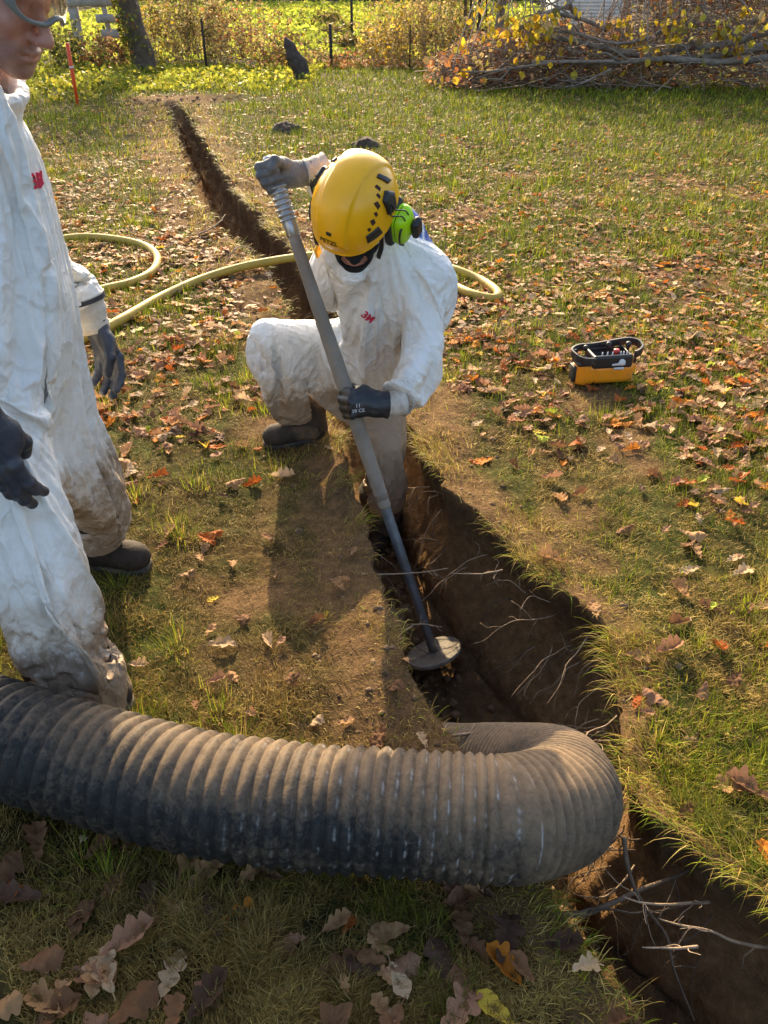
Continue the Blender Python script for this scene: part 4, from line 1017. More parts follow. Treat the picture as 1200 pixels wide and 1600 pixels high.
def build_remote():
    c = gnd(938, 597, 0); c[2] = gz(np.array([c[0]]), np.array([c[1]]))[0] + .012
    yaw = R(8); Mx = np.array([[math.cos(yaw), -math.sin(yaw), 0], [math.sin(yaw), math.cos(yaw), 0], [0, 0, 1.]])
    p = empty('remote_control', tuple(c), 'orange and black radio remote control box standing on the leafy grass', 'remote control')
    M_o = mat('orange_housing', (.80, .27, .008), .42, var=.1, scale=20, dirt=(.35, .16, .04), dirt_amt=.3, bump=.15)
    W = lambda v: place(v, c, Mx)
    def add(name, fn, lo, hi, h, m, par=p): Vt, Q = polygonize(fn, lo, hi, h); return obj(name, mesh_np(name, W(Vt), Q), m, par)
    def base(P):
        d = box_(P, (.02, .0, .05), (.115, .065, .05), .028); d = smin(d, cap_(P, (-.105, -.01, .0), (-.105, -.01, .09), .048, .05), .015)
        d = smin(d, box_(P, (.125, .01, .068), (.03, .05, .03), .02), .015)
        d = smax(d, -(P[:, 2] - .0), .01); d = smax(d, P[:, 2] - .095 - .1 * np.clip(P[:, 0] - .05, 0, 1), .004)
        return d + .006 * np.exp(-((P[:, 0] + .062) / .006) ** 2) * (P[:, 1] < 0)
    add('housing', base, (-.18, -.09, -.02), (.18, .09, .13), .0035, M_o)
    def tray(P):
        d = box_(P, (.018, -.005, .115), (.098, .064, .032), .012); d = smax(d, -box_(P, (.018, .0, .140), (.084, .052, .028), .008), .003); return d
    add('control_panel', tray, (-.1, -.09, .07), (.14, .08, .16), .0035, M_black)
    def pod(P): return box_(P, (-.105, -.01, .105), (.045, .045, .014), .012)
    pd = add('joystick_pod', pod, (-.17, -.08, .08), (-.04, .06, .13), .0035, M_black)
    v, f = tube(W(np.array([V(-.105, -.01, .117), V(-.105, -.01, .122)])), [.042, .040], 24); obj('pod_rim', mesh_np('pod_rim', v, f), M_white, pd)
    mb = MB(); v, f = tube(W(np.array([V(-.105, -.01, .12), V(-.105, -.01, .126), V(-.105, -.01, .134), V(-.105, -.01, .16)])), [.030, .026, .020, .006], 20); mb.add(v, f); mb.build('joystick_boot', M_black, pd)
    v, f = tube(W(np.array([V(-.105, -.01, .155), V(-.105, -.01, .168), V(-.105, -.01, .180), V(-.105, -.01, .184)])), [.005, .011, .011, .006], 16); obj('joystick', mesh_np('joystick', v, f), M_black, p)
    for x, y in ((.02, .02), (.115, .012)):
        v, f = tube(W(np.array([V(x, y, .112), V(x, y, .150), V(x, y, .163), V(x, y, .176), V(x, y, .182)])), [.007, .007, .013, .013, .007], 16); obj('joystick', mesh_np('joystick', v, f), M_black, p)
    v, f = tube(W(np.array([V(.045, -.02, .112), V(.045, -.02, .145), V(.045, -.02, .150), V(.045, -.02, .160)])), [.010, .010, .016, .013], 18); obj('stop_button', mesh_np('stop_button', v, f), mat('red_button', (.5, .05, .04), .45), p)
    for x in (-.03, -.005, .075, .092, .06, .02):
        v, f = tube(W(np.array([V(x, -.038, .112), V(x, -.038, .150), V(x, -.038, .156)])), [.0035, .0035, .002], 10); obj('toggle', mesh_np('toggle', v, f), M_white, p)
    RZ = V(0, 0, -.026)
    # guard rail band running round the top
    rail = [V(-.15, -.035, .158), V(-.155, .03, .163), V(-.11, .068, .168), V(-.03, .072, .170), V(.06, .078, .178), V(.14, .078, .186), V(.178, .045, .186), V(.178, -.01, .182), V(.15, -.045, .176), V(.125, -.055, .170)]
    Pm = catmull(rail, 8) + RZ; v, f = tube(W(Pm), .0145, 10, True, .35)
    # a tall flat strip: rebuild as a swept rectangle
    mb = MB(); T = np.gradient(Pm, axis=0); N = np.stack([-T[:, 1], T[:, 0], T[:, 0] * 0], -1); N /= np.linalg.norm(N, axis=1)[:, None]
    rect = [(-.0045, -.017), (.0045, -.017), (.0045, .017), (-.0045, .017)]
    vv = np.stack([Pm + N * a + V(0, 0, 1) * b for a, b in rect], 1).reshape(-1, 3); n = len(Pm); i = np.arange(n - 1)[:, None] * 4; j = np.arange(4)[None]; k = (j + 1) % 4
    q = np.concatenate([np.stack([i + j, i + k, i + 4 + k, i + 4 + j], -1).reshape(-1, 4), [[3, 2, 1, 0]], [[n * 4 - 4, n * 4 - 3, n * 4 - 2, n * 4 - 1]]])
    mb.add(W(vv), q)
    fr = [V(-.15, -.035, .156), V(-.12, -.064, .152), V(-.082, -.066, .150), V(-.074, -.073, .148)]
    Pm = catmull(fr, 8) + RZ; T = np.gradient(Pm, axis=0); N = np.stack([-T[:, 1], T[:, 0], T[:, 0] * 0], -1); N /= np.linalg.norm(N, axis=1)[:, None]
    vv = np.stack([Pm + N * a + V(0, 0, 1) * b for a, b in rect], 1).reshape(-1, 3); n = len(Pm); i = np.arange(n - 1)[:, None] * 4
    q = np.concatenate([np.stack([i + j, i + k, i + 4 + k, i + 4 + j], -1).reshape(-1, 4), [[3, 2, 1, 0]], [[n * 4 - 4, n * 4 - 3, n * 4 - 2, n * 4 - 1]]]); mb.add(W(vv), q)
    for x, y, z in ((-.12, .06, .12), (.10, .066, .12), (.14, -.03, .12), (-.14, .03, .12)):
        v, f = box(V(x, y, z), (.006, .005, .03)); mb.add(W(v), f)
    o = mb.build('guard_rail', M_black, p, False); bevel(o, .0015)
    # white maker's mark on the front: a bar with a rounded upstand, and the small label below it
    y0 = -.0712
    ol = [(.0, .098), (.062, .098), (.066, .106), (.062, .122), (.050, .130), (.040, .130), (.033, .122), (.030, .110), (.0, .107)]
    v = np.array([[x + .012, y0, z] for x, z in ol] + [[x + .012, y0 + .004, z] for x, z in ol]); n = len(ol); j = np.arange(n); k = (j + 1) % n
    mb = MB(); cc = np.array([[.058, y0, .108]]); mb.add(W(np.vstack([v, cc])), [np.stack([j, k, np.full(n, 2 * n)], -1), np.stack([k, j, n + j, n + k], -1)]); mk = mb.build('white_mark', M_white, p, False)
    v, f = tube(W(np.array([V(.060, y0 - .0006, .114), V(.060, y0 + .002, .114)])), .007, 12); obj('mark_centre', mesh_np('mark_centre', v, f), M_black, mk)
    v, f = box(V(.05, -.0655, .082), (.024, .0022, .006)); obj('label_plate', mesh_np('label_plate', W(v), f, False), M_white, p)
    v, f = box(V(-.152, -.01, .05), (.010, .028, .04)); o = obj('end_cap', mesh_np('end_cap', W(v), f, False), M_black, p); bevel(o, .005)
    return p
remote = build_remote()
# ------------------------------------------------------------------ grass
def in_trench(x, y): return (x > lipL(y)) & (x < lipR(y)) & (y < 15.7)
STRAW = np.array([(.52, .36, .09), (.42, .28, .065), (.28, .18, .045), (.62, .46, .15)])
GREEN = np.array([(.16, .22, .016), (.24, .28, .018), (.34, .33, .028), (.10, .15, .014)])
def blades(x, y, z, ln, wd, yaw, lean, col, droop=1.0, seg=3):
    """curved tapering blades; returns verts, quads/tris, colours"""
    n = len(x); t = np.linspace(0, 1, seg + 1); V_ = []
    dx, dy = np.cos(yaw), np.sin(yaw); sx, sy = -dy, dx
    for i, tt in enumerate(t):
        a = lean * (.35 + .65 * tt) * (1 + (droop - 1) * tt); a = np.minimum(a, 2.6)
        if i == 0: px, py, pz = x.copy(), y.copy(), z - .004
        else:
            px = px + np.sin(a) * dx * ln / seg; py = py + np.sin(a) * dy * ln / seg; pz = pz + np.cos(a) * ln / seg
        w_ = wd * (1 - tt ** 1.5) * .5
        if i < seg:
            V_.append(np.stack([px - sx * w_, py - sy * w_, pz], -1)); V_.append(np.stack([px + sx * w_, py + sy * w_, pz], -1))
        else: V_.append(np.stack([px, py, pz], -1))
    k = 2 * seg + 1; v = np.stack(V_, 1).reshape(-1, 3); b = (np.arange(n) * k)[:, None]
    q = np.concatenate([b + np.array([2 * i, 2 * i + 1, 2 * i + 3, 2 * i + 2]) for i in range(seg - 1)])
    tr = b + np.array([2 * seg - 2, 2 * seg - 1, 2 * seg])
    return v, [q, tr], np.repeat(col, k, 0)
def pick(pal, n): return pal[rng.integers(0, len(pal), n)] * rng.uniform(.5, 1.35, (n, 1))
def greenness(x, y):
    g = .30 + 1.0 * noise2(x, y, 1.3, 31) + .8 * noise2(x, y, 4.5, 8) + .5 * noise2(x, y, 14, 3)
    g = g + .46 * sstep(.3, 1.8, x - lipR(y)) * sstep(2.0, 4.5, y) - .16 * (x < lipL(y)) * sstep(4.5, 2.5, y) - .16 * sstep(1.2, .9, y) * (x < lipL(y)) + .26 * sstep(8, 13, y)
    return np.clip(g - .75 * soilm(x, y), 0, 1)
M_grass = leafy('grass_blades', trans=.42, rough=.5)
def build_grass():
    N = 620000
    r = np.exp(rng.uniform(math.log(.5), math.log(26), N)); th = rng.uniform(-1, 1, N) * (.60 + .34 * np.exp(-r / 1.6))
    x = r * np.sin(th); y = r * np.cos(th)
    s = soilm(x, y); clump = noise2(x, y, 9, 5) + .7 * noise2(x, y, 24, 6)
    keep = ~in_trench(x, y) & (rng.random(N) < (1 - .60 * s) * np.clip(.62 + 1.1 * clump, .12, 1)) & ~((np.hypot((x + 3.2) / 1.1, (y - 15.9) / .6) < 1) & (rng.random(N) < .9))
    x, y, r, s, clump = x[keep], y[keep], r[keep], s[keep], clump[keep]; n = len(x)
    g = greenness(x, y); far = np.clip(r / 3.2, 1, 4)
    isg = rng.random(n) < g
    col = np.where(isg[:, None], pick(GREEN, n), pick(STRAW, n)) * np.clip(.62 + .5 * rng.random((n, 1)) + .55 * noise2(x, y, 12, 6)[:, None], .3, 1.4)
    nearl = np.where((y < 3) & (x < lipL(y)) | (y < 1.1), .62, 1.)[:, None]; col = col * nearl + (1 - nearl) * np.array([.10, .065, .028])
    tuft = sstep(.12, .5, noise2(x, y, 2.6, 61) + .4 * clump)
    ln = rng.uniform(.022, .05, n) * (.8 + .7 * tuft + .5 * isg) * far ** .55 * (1 - .35 * s)
    lean = np.where(isg, rng.uniform(.25, 1.15, n), rng.uniform(.75, 1.62, n)); lean = lean * (1 - .25 * tuft)
    wd = np.maximum(.0022, .00085 * r) * rng.uniform(.7, 1.35, n)
    yaw = rng.uniform(0, 2 * np.pi, n) * .65 + 2.5 * noise2(x, y, 3, 77) - 1.0
    v, f, c = blades(x, y, gz(x, y), ln, wd, yaw, lean, col, 1.35)
    return tag(obj('grass', mesh_np('grass', v, f, True, c), M_grass), 'short matted grass, green and straw coloured, covering the lawn', 'grass', kind='stuff')
build_grass()
def build_lip_grass():
    """longer tufts hanging over the broken edges of the trench"""
    out = MB()
    def edge(side, y0, y1, n, ln0, ln1, gmix, back=.10):
        y = rng.uniform(y0, y1, n); k = noise2(y, y * 0 + side * 3, 5.5, 2) + .5 * noise2(y, y * 0 + side, 17, 2); kk = rng.random(n) < np.clip(.42 + 2.2 * k, .05, 1); y = y[kk]; n = len(y)
        o = np.abs(rng.normal(0, back, n)); x = lipR(y) + o - .012 if side > 0 else lipL(y) - o + .012
        z = gz(np.where(side > 0, np.maximum(x, lipR(y) + .001), np.minimum(x, lipL(y) - .001)), y)
        base = np.pi if side > 0 else 0.; yaw = base + rng.normal(0, .75, n)
        near = np.exp(-o / .07); kk = noise2(y, y * 0 + side * 3, 5.5, 2)
        ln = rng.uniform(ln0, ln1, n) * (.75 + .8 * np.clip(kk + .2, 0, .6)) * (.65 + .55 * near); lean = rng.uniform(.25, 1.25, n) + .5 * near
        isg = rng.random(n) < gmix; col = np.where(isg[:, None], pick(GREEN, n) * 1.25, pick(STRAW, n) * 1.05)
        r = np.hypot(x, y)
        v, f, c = blades(x, y, z, ln, np.maximum(.0019, .0008 * r) * rng.uniform(.7, 1.3, n), yaw, lean, col, 1.7, 4); out.add(v, f, c)
    edge(1, .3, 1.25, 3600, .04, .11, .5, .12); edge(1, 1.2, 2.2, 4200, .04, .115, .38, .12); edge(1, 2.2, 3.0, 1300, .04, .10, .2, .10); edge(1, 3, 8, 4200, .05, .12, .3, .12); edge(1, 8, 15.5, 2200, .08, .16, .35, .2)
    edge(-1, .3, 1.0, 1000, .025, .055, .35, .06); edge(-1, 1.25, 2.2, 600, .02, .055, .15, .10); edge(-1, 2.2, 3.6, 2000, .04, .10, .3, .07); edge(-1, 3.6, 8, 3000, .05, .11, .35, .12); edge(-1, 8, 15.5, 2200, .08, .15, .4, .2)
    # separate lush tufts scattered over the lawn
    for _ in range(170):
        rr = math.exp(random.uniform(math.log(1.0), math.log(16))); th = random.uniform(-.6, .6); cx, cy = rr * math.sin(th), rr * math.cos(th)
        if soilm(np.array([cx]), np.array([cy]))[0] > .35 or in_trench(np.array([cx]), np.array([cy]))[0]: continue
        n = 110; a = rng.uniform(0, 2 * np.pi, n); d = np.abs(rng.normal(0, .05, n)) * (1 + rr * .06); x = cx + d * np.cos(a); y = cy + d * np.sin(a)
        k = ~in_trench(x, y); x, y, a = x[k], y[k], a[k]; n = len(x)
        col = np.where((rng.random(n) < random.uniform(.5, .95))[:, None], pick(GREEN, n) * 1.1, pick(STRAW, n))
        v, f, c = blades(x, y, gz(x, y), rng.uniform(.035, .075, n) * (1 + .03 * rr), np.maximum(.0022, .00085 * rr) * rng.uniform(.7, 1.3, n), a + rng.normal(0, .5, n), rng.uniform(.2, .95, n), col, 1.6, 4); out.add(v, f, c)
    return tag(out.build('grass_tufts', M_grass), 'long grass tufts hanging over the trench edges and dotted over the lawn', 'grass', kind='stuff')
build_lip_grass()

# ------------------------------------------------------------------ fallen leaves
def leaf_oak(L=1., W=.30, nl=4, seed=0, curl=.5, bend=.3, sharp=.42):
    r = np.random.default_rng(seed); n = 37; t = np.linspace(0, 1, n); us = np.array([-1, -.6, -.2, 0, .2, .6, 1])
    env = np.sin(np.pi * np.clip(t * .92 + .05, 0, 1)) ** .7 * (.5 + .7 * t) * (1 - t ** 10); p1, p2 = r.uniform(0, .5), r.uniform(0, .5); rows = []
    lob = lambda tt, p: (1 - sharp) + sharp * abs(math.sin(np.pi * (nl * tt + p))) ** .75
    for i in range(n):
        wl = W * env[i] * lob(t[i], p1) * (1 + .12 * math.sin(9 * t[i] + seed)) + .004; wr = W * env[i] * lob(t[i], p2) * (1 + .12 * math.sin(8 * t[i] + seed * 2)) + .004
        for u in us:
            w_ = (wl if u < 0 else wr) * u; rows.append((t[i] - .5 + .10 * abs(w_), w_, 0))
    v = np.array(rows); m = len(us); i = np.arange(n - 1)[:, None] * m; j = np.arange(m - 1)[None]
    q = np.stack([i + j, i + m + j, i + m + j + 1, i + j + 1], -1).reshape(-1, 4)
    return leaf_shape(v, q, L, curl, bend, r)
def leaf_shape(v, q, L, curl, bend, r):
    x, y = v[:, 0].copy(), v[:, 1].copy()
    z = curl * (np.abs(y) ** 1.5) * 1.6 + .65 * bend * ((x + .1) ** 2) + .13 * noise(np.stack([x, y, x * 0 + r.random() * 50], -1), 4.5) + .09 * noise(np.stack([x, y, x * 0 + r.random() * 50], -1), 10) + .12 * r.normal() * x * y * 4
    z = z - .012 * np.exp(-(y / .02) ** 2)
    v = np.stack([x, y, z - z.min() * .5], -1) * L
    # stalk
    n0 = len(v); st = np.array([[-.5, -.008, 0], [-.5, .008, 0], [-.68, .007, .03], [-.68, -.007, .03]]) * L; st[:, 2] += v[2, 2] / 1
    return np.vstack([v, st]), np.vstack([q, [[n0, n0 + 1, n0 + 2, n0 + 3]]])
def leaf_maple(L=1., seed=0, curl=.4, bend=.3, lobes=5, deep=.34):
    r = np.random.default_rng(seed); k = 60; a = np.linspace(-np.pi, np.pi, k, endpoint=False)
    rad = .5 * (1 - deep * (.5 - .5 * np.cos(a * lobes)) ** .8) * (.75 + .25 * np.cos(a)) * (1 + .035 * np.cos(a * 15))
    rings = [.0, .4, .75, 1.]; v = []
    for s in rings: v.append(np.stack([rad * s * np.cos(a), rad * s * np.sin(a) * .92, a * 0], -1))
    v = np.concatenate(v); q = []
    for i in range(3):
        j = np.arange(k); j2 = (j + 1) % k; q.append(np.stack([i * k + j, (i + 1) * k + j, (i + 1) * k + j2, i * k + j2], -1))
    return leaf_shape(v, np.concatenate(q), L, curl, bend, r)
def leaf_oval(L=1., seed=0, curl=.5, bend=.3, W=.26):
    return leaf_oak(L, W, 1, seed, curl, bend, .0)
LEAF = []       # (kind, curled?, verts, quads)
for i, (cu, be) in enumerate(((.25, .15), (.9, .5), (-.6, .3), (1.6, .9), (.5, -.5))):
    LEAF.append(('oak leaf', abs(cu) > .8 or abs(be) > .7, *leaf_oak(1, (.33, .29, .36, .30, .34)[i], (3.5, 4, 3, 4, 3.5)[i], i, cu, be, (.55, .5, .5, .42, .58)[i])))
for i, (cu, be) in enumerate(((.3, .2), (.9, .6), (-.5, .3))):
    LEAF.append(('broad lobed leaf', abs(cu) > .8, *leaf_maple(1, i + 10, cu, be)))
for i, (cu, be) in enumerate(((.3, .3), (1.2, .8))):
    LEAF.append(('oval leaf', abs(cu) > .8, *leaf_oval(1, i + 20, cu, be)))
LCOL = [('tan', (.46, .26, .12)), ('pale buff', (.58, .40, .23)), ('dusky pink-brown', (.36, .19, .11)), ('brown', (.23, .115, .055)), ('dark brown', (.12, .068, .042)),
        ('russet', (.40, .11, .025)), ('orange', (.62, .22, .03)), ('yellow', (.68, .47, .06)), ('yellow-green', (.42, .46, .06))]
LW = np.array([.21, .15, .21, .16, .07, .10, .065, .025, .01])
M_leaf = leafy('fallen_leaf', trans=.30, rough=.55, bump=True)
M_leaf_one = leafy('single_fallen_leaf', trans=.30, obj_color=True, rough=.5, bump=True)
def rotm(yaw, tilt, ta, roll=0):
    cz, sz = np.cos(yaw), np.sin(yaw); n = len(yaw)
    Rz = np.zeros((n, 3, 3)); Rz[:, 0, 0] = cz; Rz[:, 0, 1] = -sz; Rz[:, 1, 0] = sz; Rz[:, 1, 1] = cz; Rz[:, 2, 2] = 1
    ax = np.stack([np.cos(ta), np.sin(ta), ta * 0], -1); c, s = np.cos(tilt), np.sin(tilt); K_ = np.zeros((n, 3, 3))
    K_[:, 0, 1] = -ax[:, 2]; K_[:, 0, 2] = ax[:, 1]; K_[:, 1, 0] = ax[:, 2]; K_[:, 1, 2] = -ax[:, 0]; K_[:, 2, 0] = -ax[:, 1]; K_[:, 2, 1] = ax[:, 0]
    Rt = np.eye(3)[None] * c[:, None, None] + s[:, None, None] * K_ + (1 - c)[:, None, None] * ax[:, :, None] * ax[:, None, :]
    return Rt @ Rz
def build_leaves():
    # scattered: density grows to the right and in drifts
    N = 90000; r = np.exp(rng.uniform(math.log(.62), math.log(22), N)); th = rng.uniform(-1, 1, N) * (.60 + .3 * np.exp(-r / 1.6)); x, y = r * np.sin(th), r * np.cos(th)
    d = .36 + .6 * noise2(x, y, 1.1, 41) + .7 * noise2(x, y, 3.4, 43) + .20 * sstep(.4, 1.5, x - lipR(y)) + .12 * sstep(3, 6, y) - .15 * sstep(9, 15, y) * (x > 0)
    d = d + .22 * sstep(-.3, -1.2, x - lipL(y)) * sstep(3, 5, y) * (y < 9) - .40 * soilm(x, y) * (y < 4) - .12 * soilm(x, y) + .25 * sstep(1.1, .8, y) * sstep(.2, -.2, x)
    d = d * np.interp(r, [.6, 1.5, 2.4, 3.2, 4.5, 7, 12], [.010, .009, .060, .40, 1.0, 1.1, .9])
    k = (rng.random(N) < np.clip(d, .003, 1)) & ~in_trench(x, y) & (y < 21); x, y = x[k], y[k]; n = len(x)
    size = rng.uniform(.035, .088, n) * np.where(rng.random(n) < .15, 1.25, 1)
    kind = rng.choice(len(LEAF), n, p=[.18, .17, .16, .15, .14, .03, .02, .02, .08, .05]); ci = rng.choice(len(LCOL), n, p=LW / LW.sum())
    nr_ = np.hypot(x, y) < 1.5; ci = np.where(nr_ & ((ci >= 5)), rng.choice([0, 2, 2, 3, 3], n), ci)
    yaw = rng.uniform(0, 2 * np.pi, n); tilt = np.abs(rng.normal(0, .26, n)); ta = rng.uniform(0, 2 * np.pi, n); lift = rng.uniform(.006, .018, n)
    # the ones that stand out in the photograph: px, py, size, kind, colour, yaw
    H = [(372, 1444, .125, 1, 6, .5), (165, 1525, .12, 4, 1, 2.2), (270, 1525, .11, 0, 1, 1.4), (128, 1450, .09, 0, 3, 1.2), (130, 1435, .08, 8, 3, .9), (60, 1318, .12, 1, 3, 2.0), (8, 1372, .12, 2, 3, 1.0), (10, 1405, .09, 8, 5, .4),
         (75, 1512, .10, 2, 3, .3), (215, 1580, .12, 2, 3, .8), (205, 1480, .13, 3, 2, .7), (300, 1350, .12, 3, 0, 1.4), (322, 1375, .13, 1, 0, 1.0), (212, 1318, .08, 8, 3, .5), (242, 1440, .07, 8, 3, 2.4), (535, 1508, .115, 0, 3, .4), (565, 1510, .09, 2, 4, 2.9),
         (722, 1447, .105, 0, 3, 1.6), (784, 1514, .105, 3, 6, 2.3), (812, 1520, .08, 9, 3, 2.2), (772, 1578, .10, 8, 7, 2.4), (598, 1576, .08, 1, 0, 2.3), (720, 1578, .13, 4, 2, .8), (720, 1548, .10, 2, 3, 1.8), (630, 1508, .09, 2, 2, .3), (545, 1442, .05, 8, 5, 1.0),
         (262, 1392, .11, 8, 4, .2), (95, 1590, .11, 1, 3, .6), (15, 1585, .09, 2, 0, .4), (330, 1560, .12, 3, 4, .9), (275, 1592, .09, 1, 3, 1.6), (790, 1470, .13, 4, 4, 1.2), (335, 1438, .12, 2, 4, 2.0), (690, 1500, .12, 2, 4, 2.0), (180, 1392, .08, 0, 3, 1.1),
         (528, 922, .085, 1, 0, 2.2), (553, 875, .05, 8, 0, 1.1), (467, 682, .06, 8, 0, .4), (510, 968, .035, 8, 7, 1.4), (495, 1130, .06, 2, 1, .9), (540, 1127, .06, 8, 0, .4), (660, 1155, .06, 1, 1, 2.0), (330, 990, .06, 8, 0, 1.0), (340, 1070, .07, 1, 2, .5),
         (365, 1062, .06, 2, 0, 2.2), (420, 1010, .07, 3, 1, 2.0), (440, 1012, .05, 8, 2, 1.0), (300, 640, .10, 8, 1, .7), (310, 690, .13, 1, 4, .3), (270, 690, .12, 2, 4, 1.0), (345, 690, .11, 0, 4, 2.0), (250, 755, .10, 1, 5, .2), (295, 905, .07, 2, 0, .4),
         (925, 970, .09, 0, 0, 1.5), (1110, 960, .045, 8, 8, .9), (1190, 1355, .09, 1, 6, 1.5), (1160, 1240, .12, 3, 2, 2.6), (1040, 1030, .11, 3, 2, .4), (1020, 1100, .10, 2, 2, 2.2), (985, 712, .09, 1, 6, .2), (1115, 660, .10, 0, 6, 2.2), (860, 890, .12, 3, 0, 2.9),
         (1150, 760, .13, 1, 0, .9), (1055, 770, .1, 4, 2, .3), (905, 780, .08, 3, 3, .4), (880, 620, .09, 4, 2, .7), (1085, 870, .09, 1, 0, 1.6), (1160, 900, .10, 4, 1, .4), (985, 520, .10, 3, 4, .4), (1060, 625, .09, 2, 4, 1.4)]
    hx = np.array([gnd(a, b)[:2] for a, b, *_ in H])
    x = np.concatenate([x, hx[:, 0]]); y = np.concatenate([y, hx[:, 1]]); nh = len(H); H = np.array([h[2:] for h in H])
    size = np.concatenate([size, H[:, 0] * .84]); kind = np.concatenate([kind, H[:, 1].astype(int)]); ci = np.concatenate([ci, H[:, 2].astype(int)]); yaw = np.concatenate([yaw, H[:, 3]])
    tilt = np.concatenate([tilt, np.abs(rng.normal(0, .09, nh))]); ta = np.concatenate([ta, rng.uniform(0, 6.28, nh)]); lift = np.concatenate([lift, rng.uniform(.008, .015, nh)])
    z = gz(x, y) + lift; P = np.stack([x, y, z], -1); px, py, dep = proj(P)
    # keep clear of boots and the remote
    ok = np.ones(len(x), bool)
    for c, rr in ((V(-.37, 2.84), .15), (V(-.87, 2.0), .15), (V(-.77, 1.4), .16), (remote.location, .13)): ok &= np.hypot(x - c[0], y - c[1]) > rr
    vis = (px > -40) & (px < 1240) & (py < 1640) & (py > 0)
    scr = np.where(vis & ok, size / dep, -1); order = np.argsort(-scr); big = order[:300]; rest = np.array([i for i in order[300:] if ok[i]])
    col = np.array([LCOL[i][1] for i in ci]) * rng.uniform(.75, 1.25, (len(ci), 1)); Rm = rotm(yaw, tilt, ta)
    out = MB()
    rd = np.hypot(x, y); fr_ = rest[rd[rest] > 4.2]; n_ = len(fr_)
    lo_v = np.array([(-.5, 0, 0), (-.2, .2, .06), (.0, .13, .02), (.2, .27, .09), (.5, .02, .04), (.2, -.25, .07), (.02, -.12, .0), (-.2, -.2, .05), (0, 0, -.02)]); lo_f = np.array([[i, (i + 1) % 8, 8] for i in range(8)])[:, ::-1]
    lv = np.repeat(lo_v[None], n_, 0); lv = lv + rng.normal(0, .035, lv.shape); lv[..., 2] *= rng.uniform(-1, 2.6, (n_, 1)); W_ = np.einsum('nij,nvj->nvi', Rm[fr_], lv) * size[fr_][:, None, None] + P[fr_][:, None]
    out.add(W_.reshape(-1, 3), (np.arange(n_)[:, None, None] * 9 + lo_f[None]).reshape(-1, 3), np.repeat(col[fr_], 9, 0))
    for kk, (nm, cu, v, q) in enumerate(LEAF):
        s = rest[(kind[rest] == kk) & (rd[rest] <= 4.2)]
        if len(s):
            W_ = np.einsum('nij,vj->nvi', Rm[s], v) * size[s][:, None, None] + P[s][:, None]
            m = len(v); out.add(W_.reshape(-1, 3), (np.arange(len(s))[:, None, None] * m + q[None]).reshape(-1, 4), np.repeat(col[s], m, 0))
    tag(out.build('leaf_litter', M_leaf), 'scatter of small dry autumn leaves over the far lawn', 'leaf litter', kind='stuff')
    meshes = []
    for nm, cu, v, q in LEAF: me = mesh_np('fallen_leaf', v, q); me.materials.append(M_leaf_one); meshes.append(me)
    def zone(i):
        X, Y = x[i], y[i]
        if Y < 1.12 and X < lipL(Y): return 'in the shaded grass in front of the ribbed hose'
        if X > lipR(Y):
            dr = math.hypot(X - remote.location[0], Y - remote.location[1])
            if dr < .45: return 'close beside the orange remote control'
            if X - lipR(Y) < .28: return 'near the right edge of the trench'
            if Y < 1.6: return 'on the near right bank'
            if Y < remote.location[1]: return 'on the right lawn before the orange remote'
            return 'on the right lawn beyond the orange remote'
        if Y < 2.2: return 'on the bare bank between hose and boots'
        if Y < 3.0: return 'near the workers\' boots left of the trench'
        return 'on the left lawn near the yellow air hose'
    info = {}
    for i in big:
        key = (LCOL[ci[i]][0], LEAF[kind[i]][0], 'curled' if LEAF[kind[i]][1] else 'flattish', zone(i)); info.setdefault(key, []).append(i)
    ords = ['leftmost', 'second from left', 'third from left', 'fourth from left', 'fifth from left', 'sixth from left', 'seventh from left', 'eighth from left']
    for key, ids in info.items():
        c, kd, cu, zn = key; ids = sorted(ids, key=lambda i: px[i])
        for j, i in enumerate(ids):
            o = bpy.data.objects.new('fallen_leaf', meshes[kind[i]]); COL.objects.link(o)
            M4 = np.eye(4); M4[:3, :3] = Rm[i] * size[i]; M4[:3, 3] = P[i]; o.matrix_world = Matrix(M4.tolist()); o.color = (*np.clip(col[i], 0, 1), 1)
            lab = f'{cu} {c} {kd} {zn}'
            if len(ids) > 1:
                w_ = 'rightmost' if (j == len(ids) - 1) else ords[min(j, 7)]
                lab = f'{w_} {cu} {c} {kd} {zn}'
            tag(o, ' '.join(lab.split()[:16]), 'leaf', 'fallen leaves on the grass')
build_leaves()

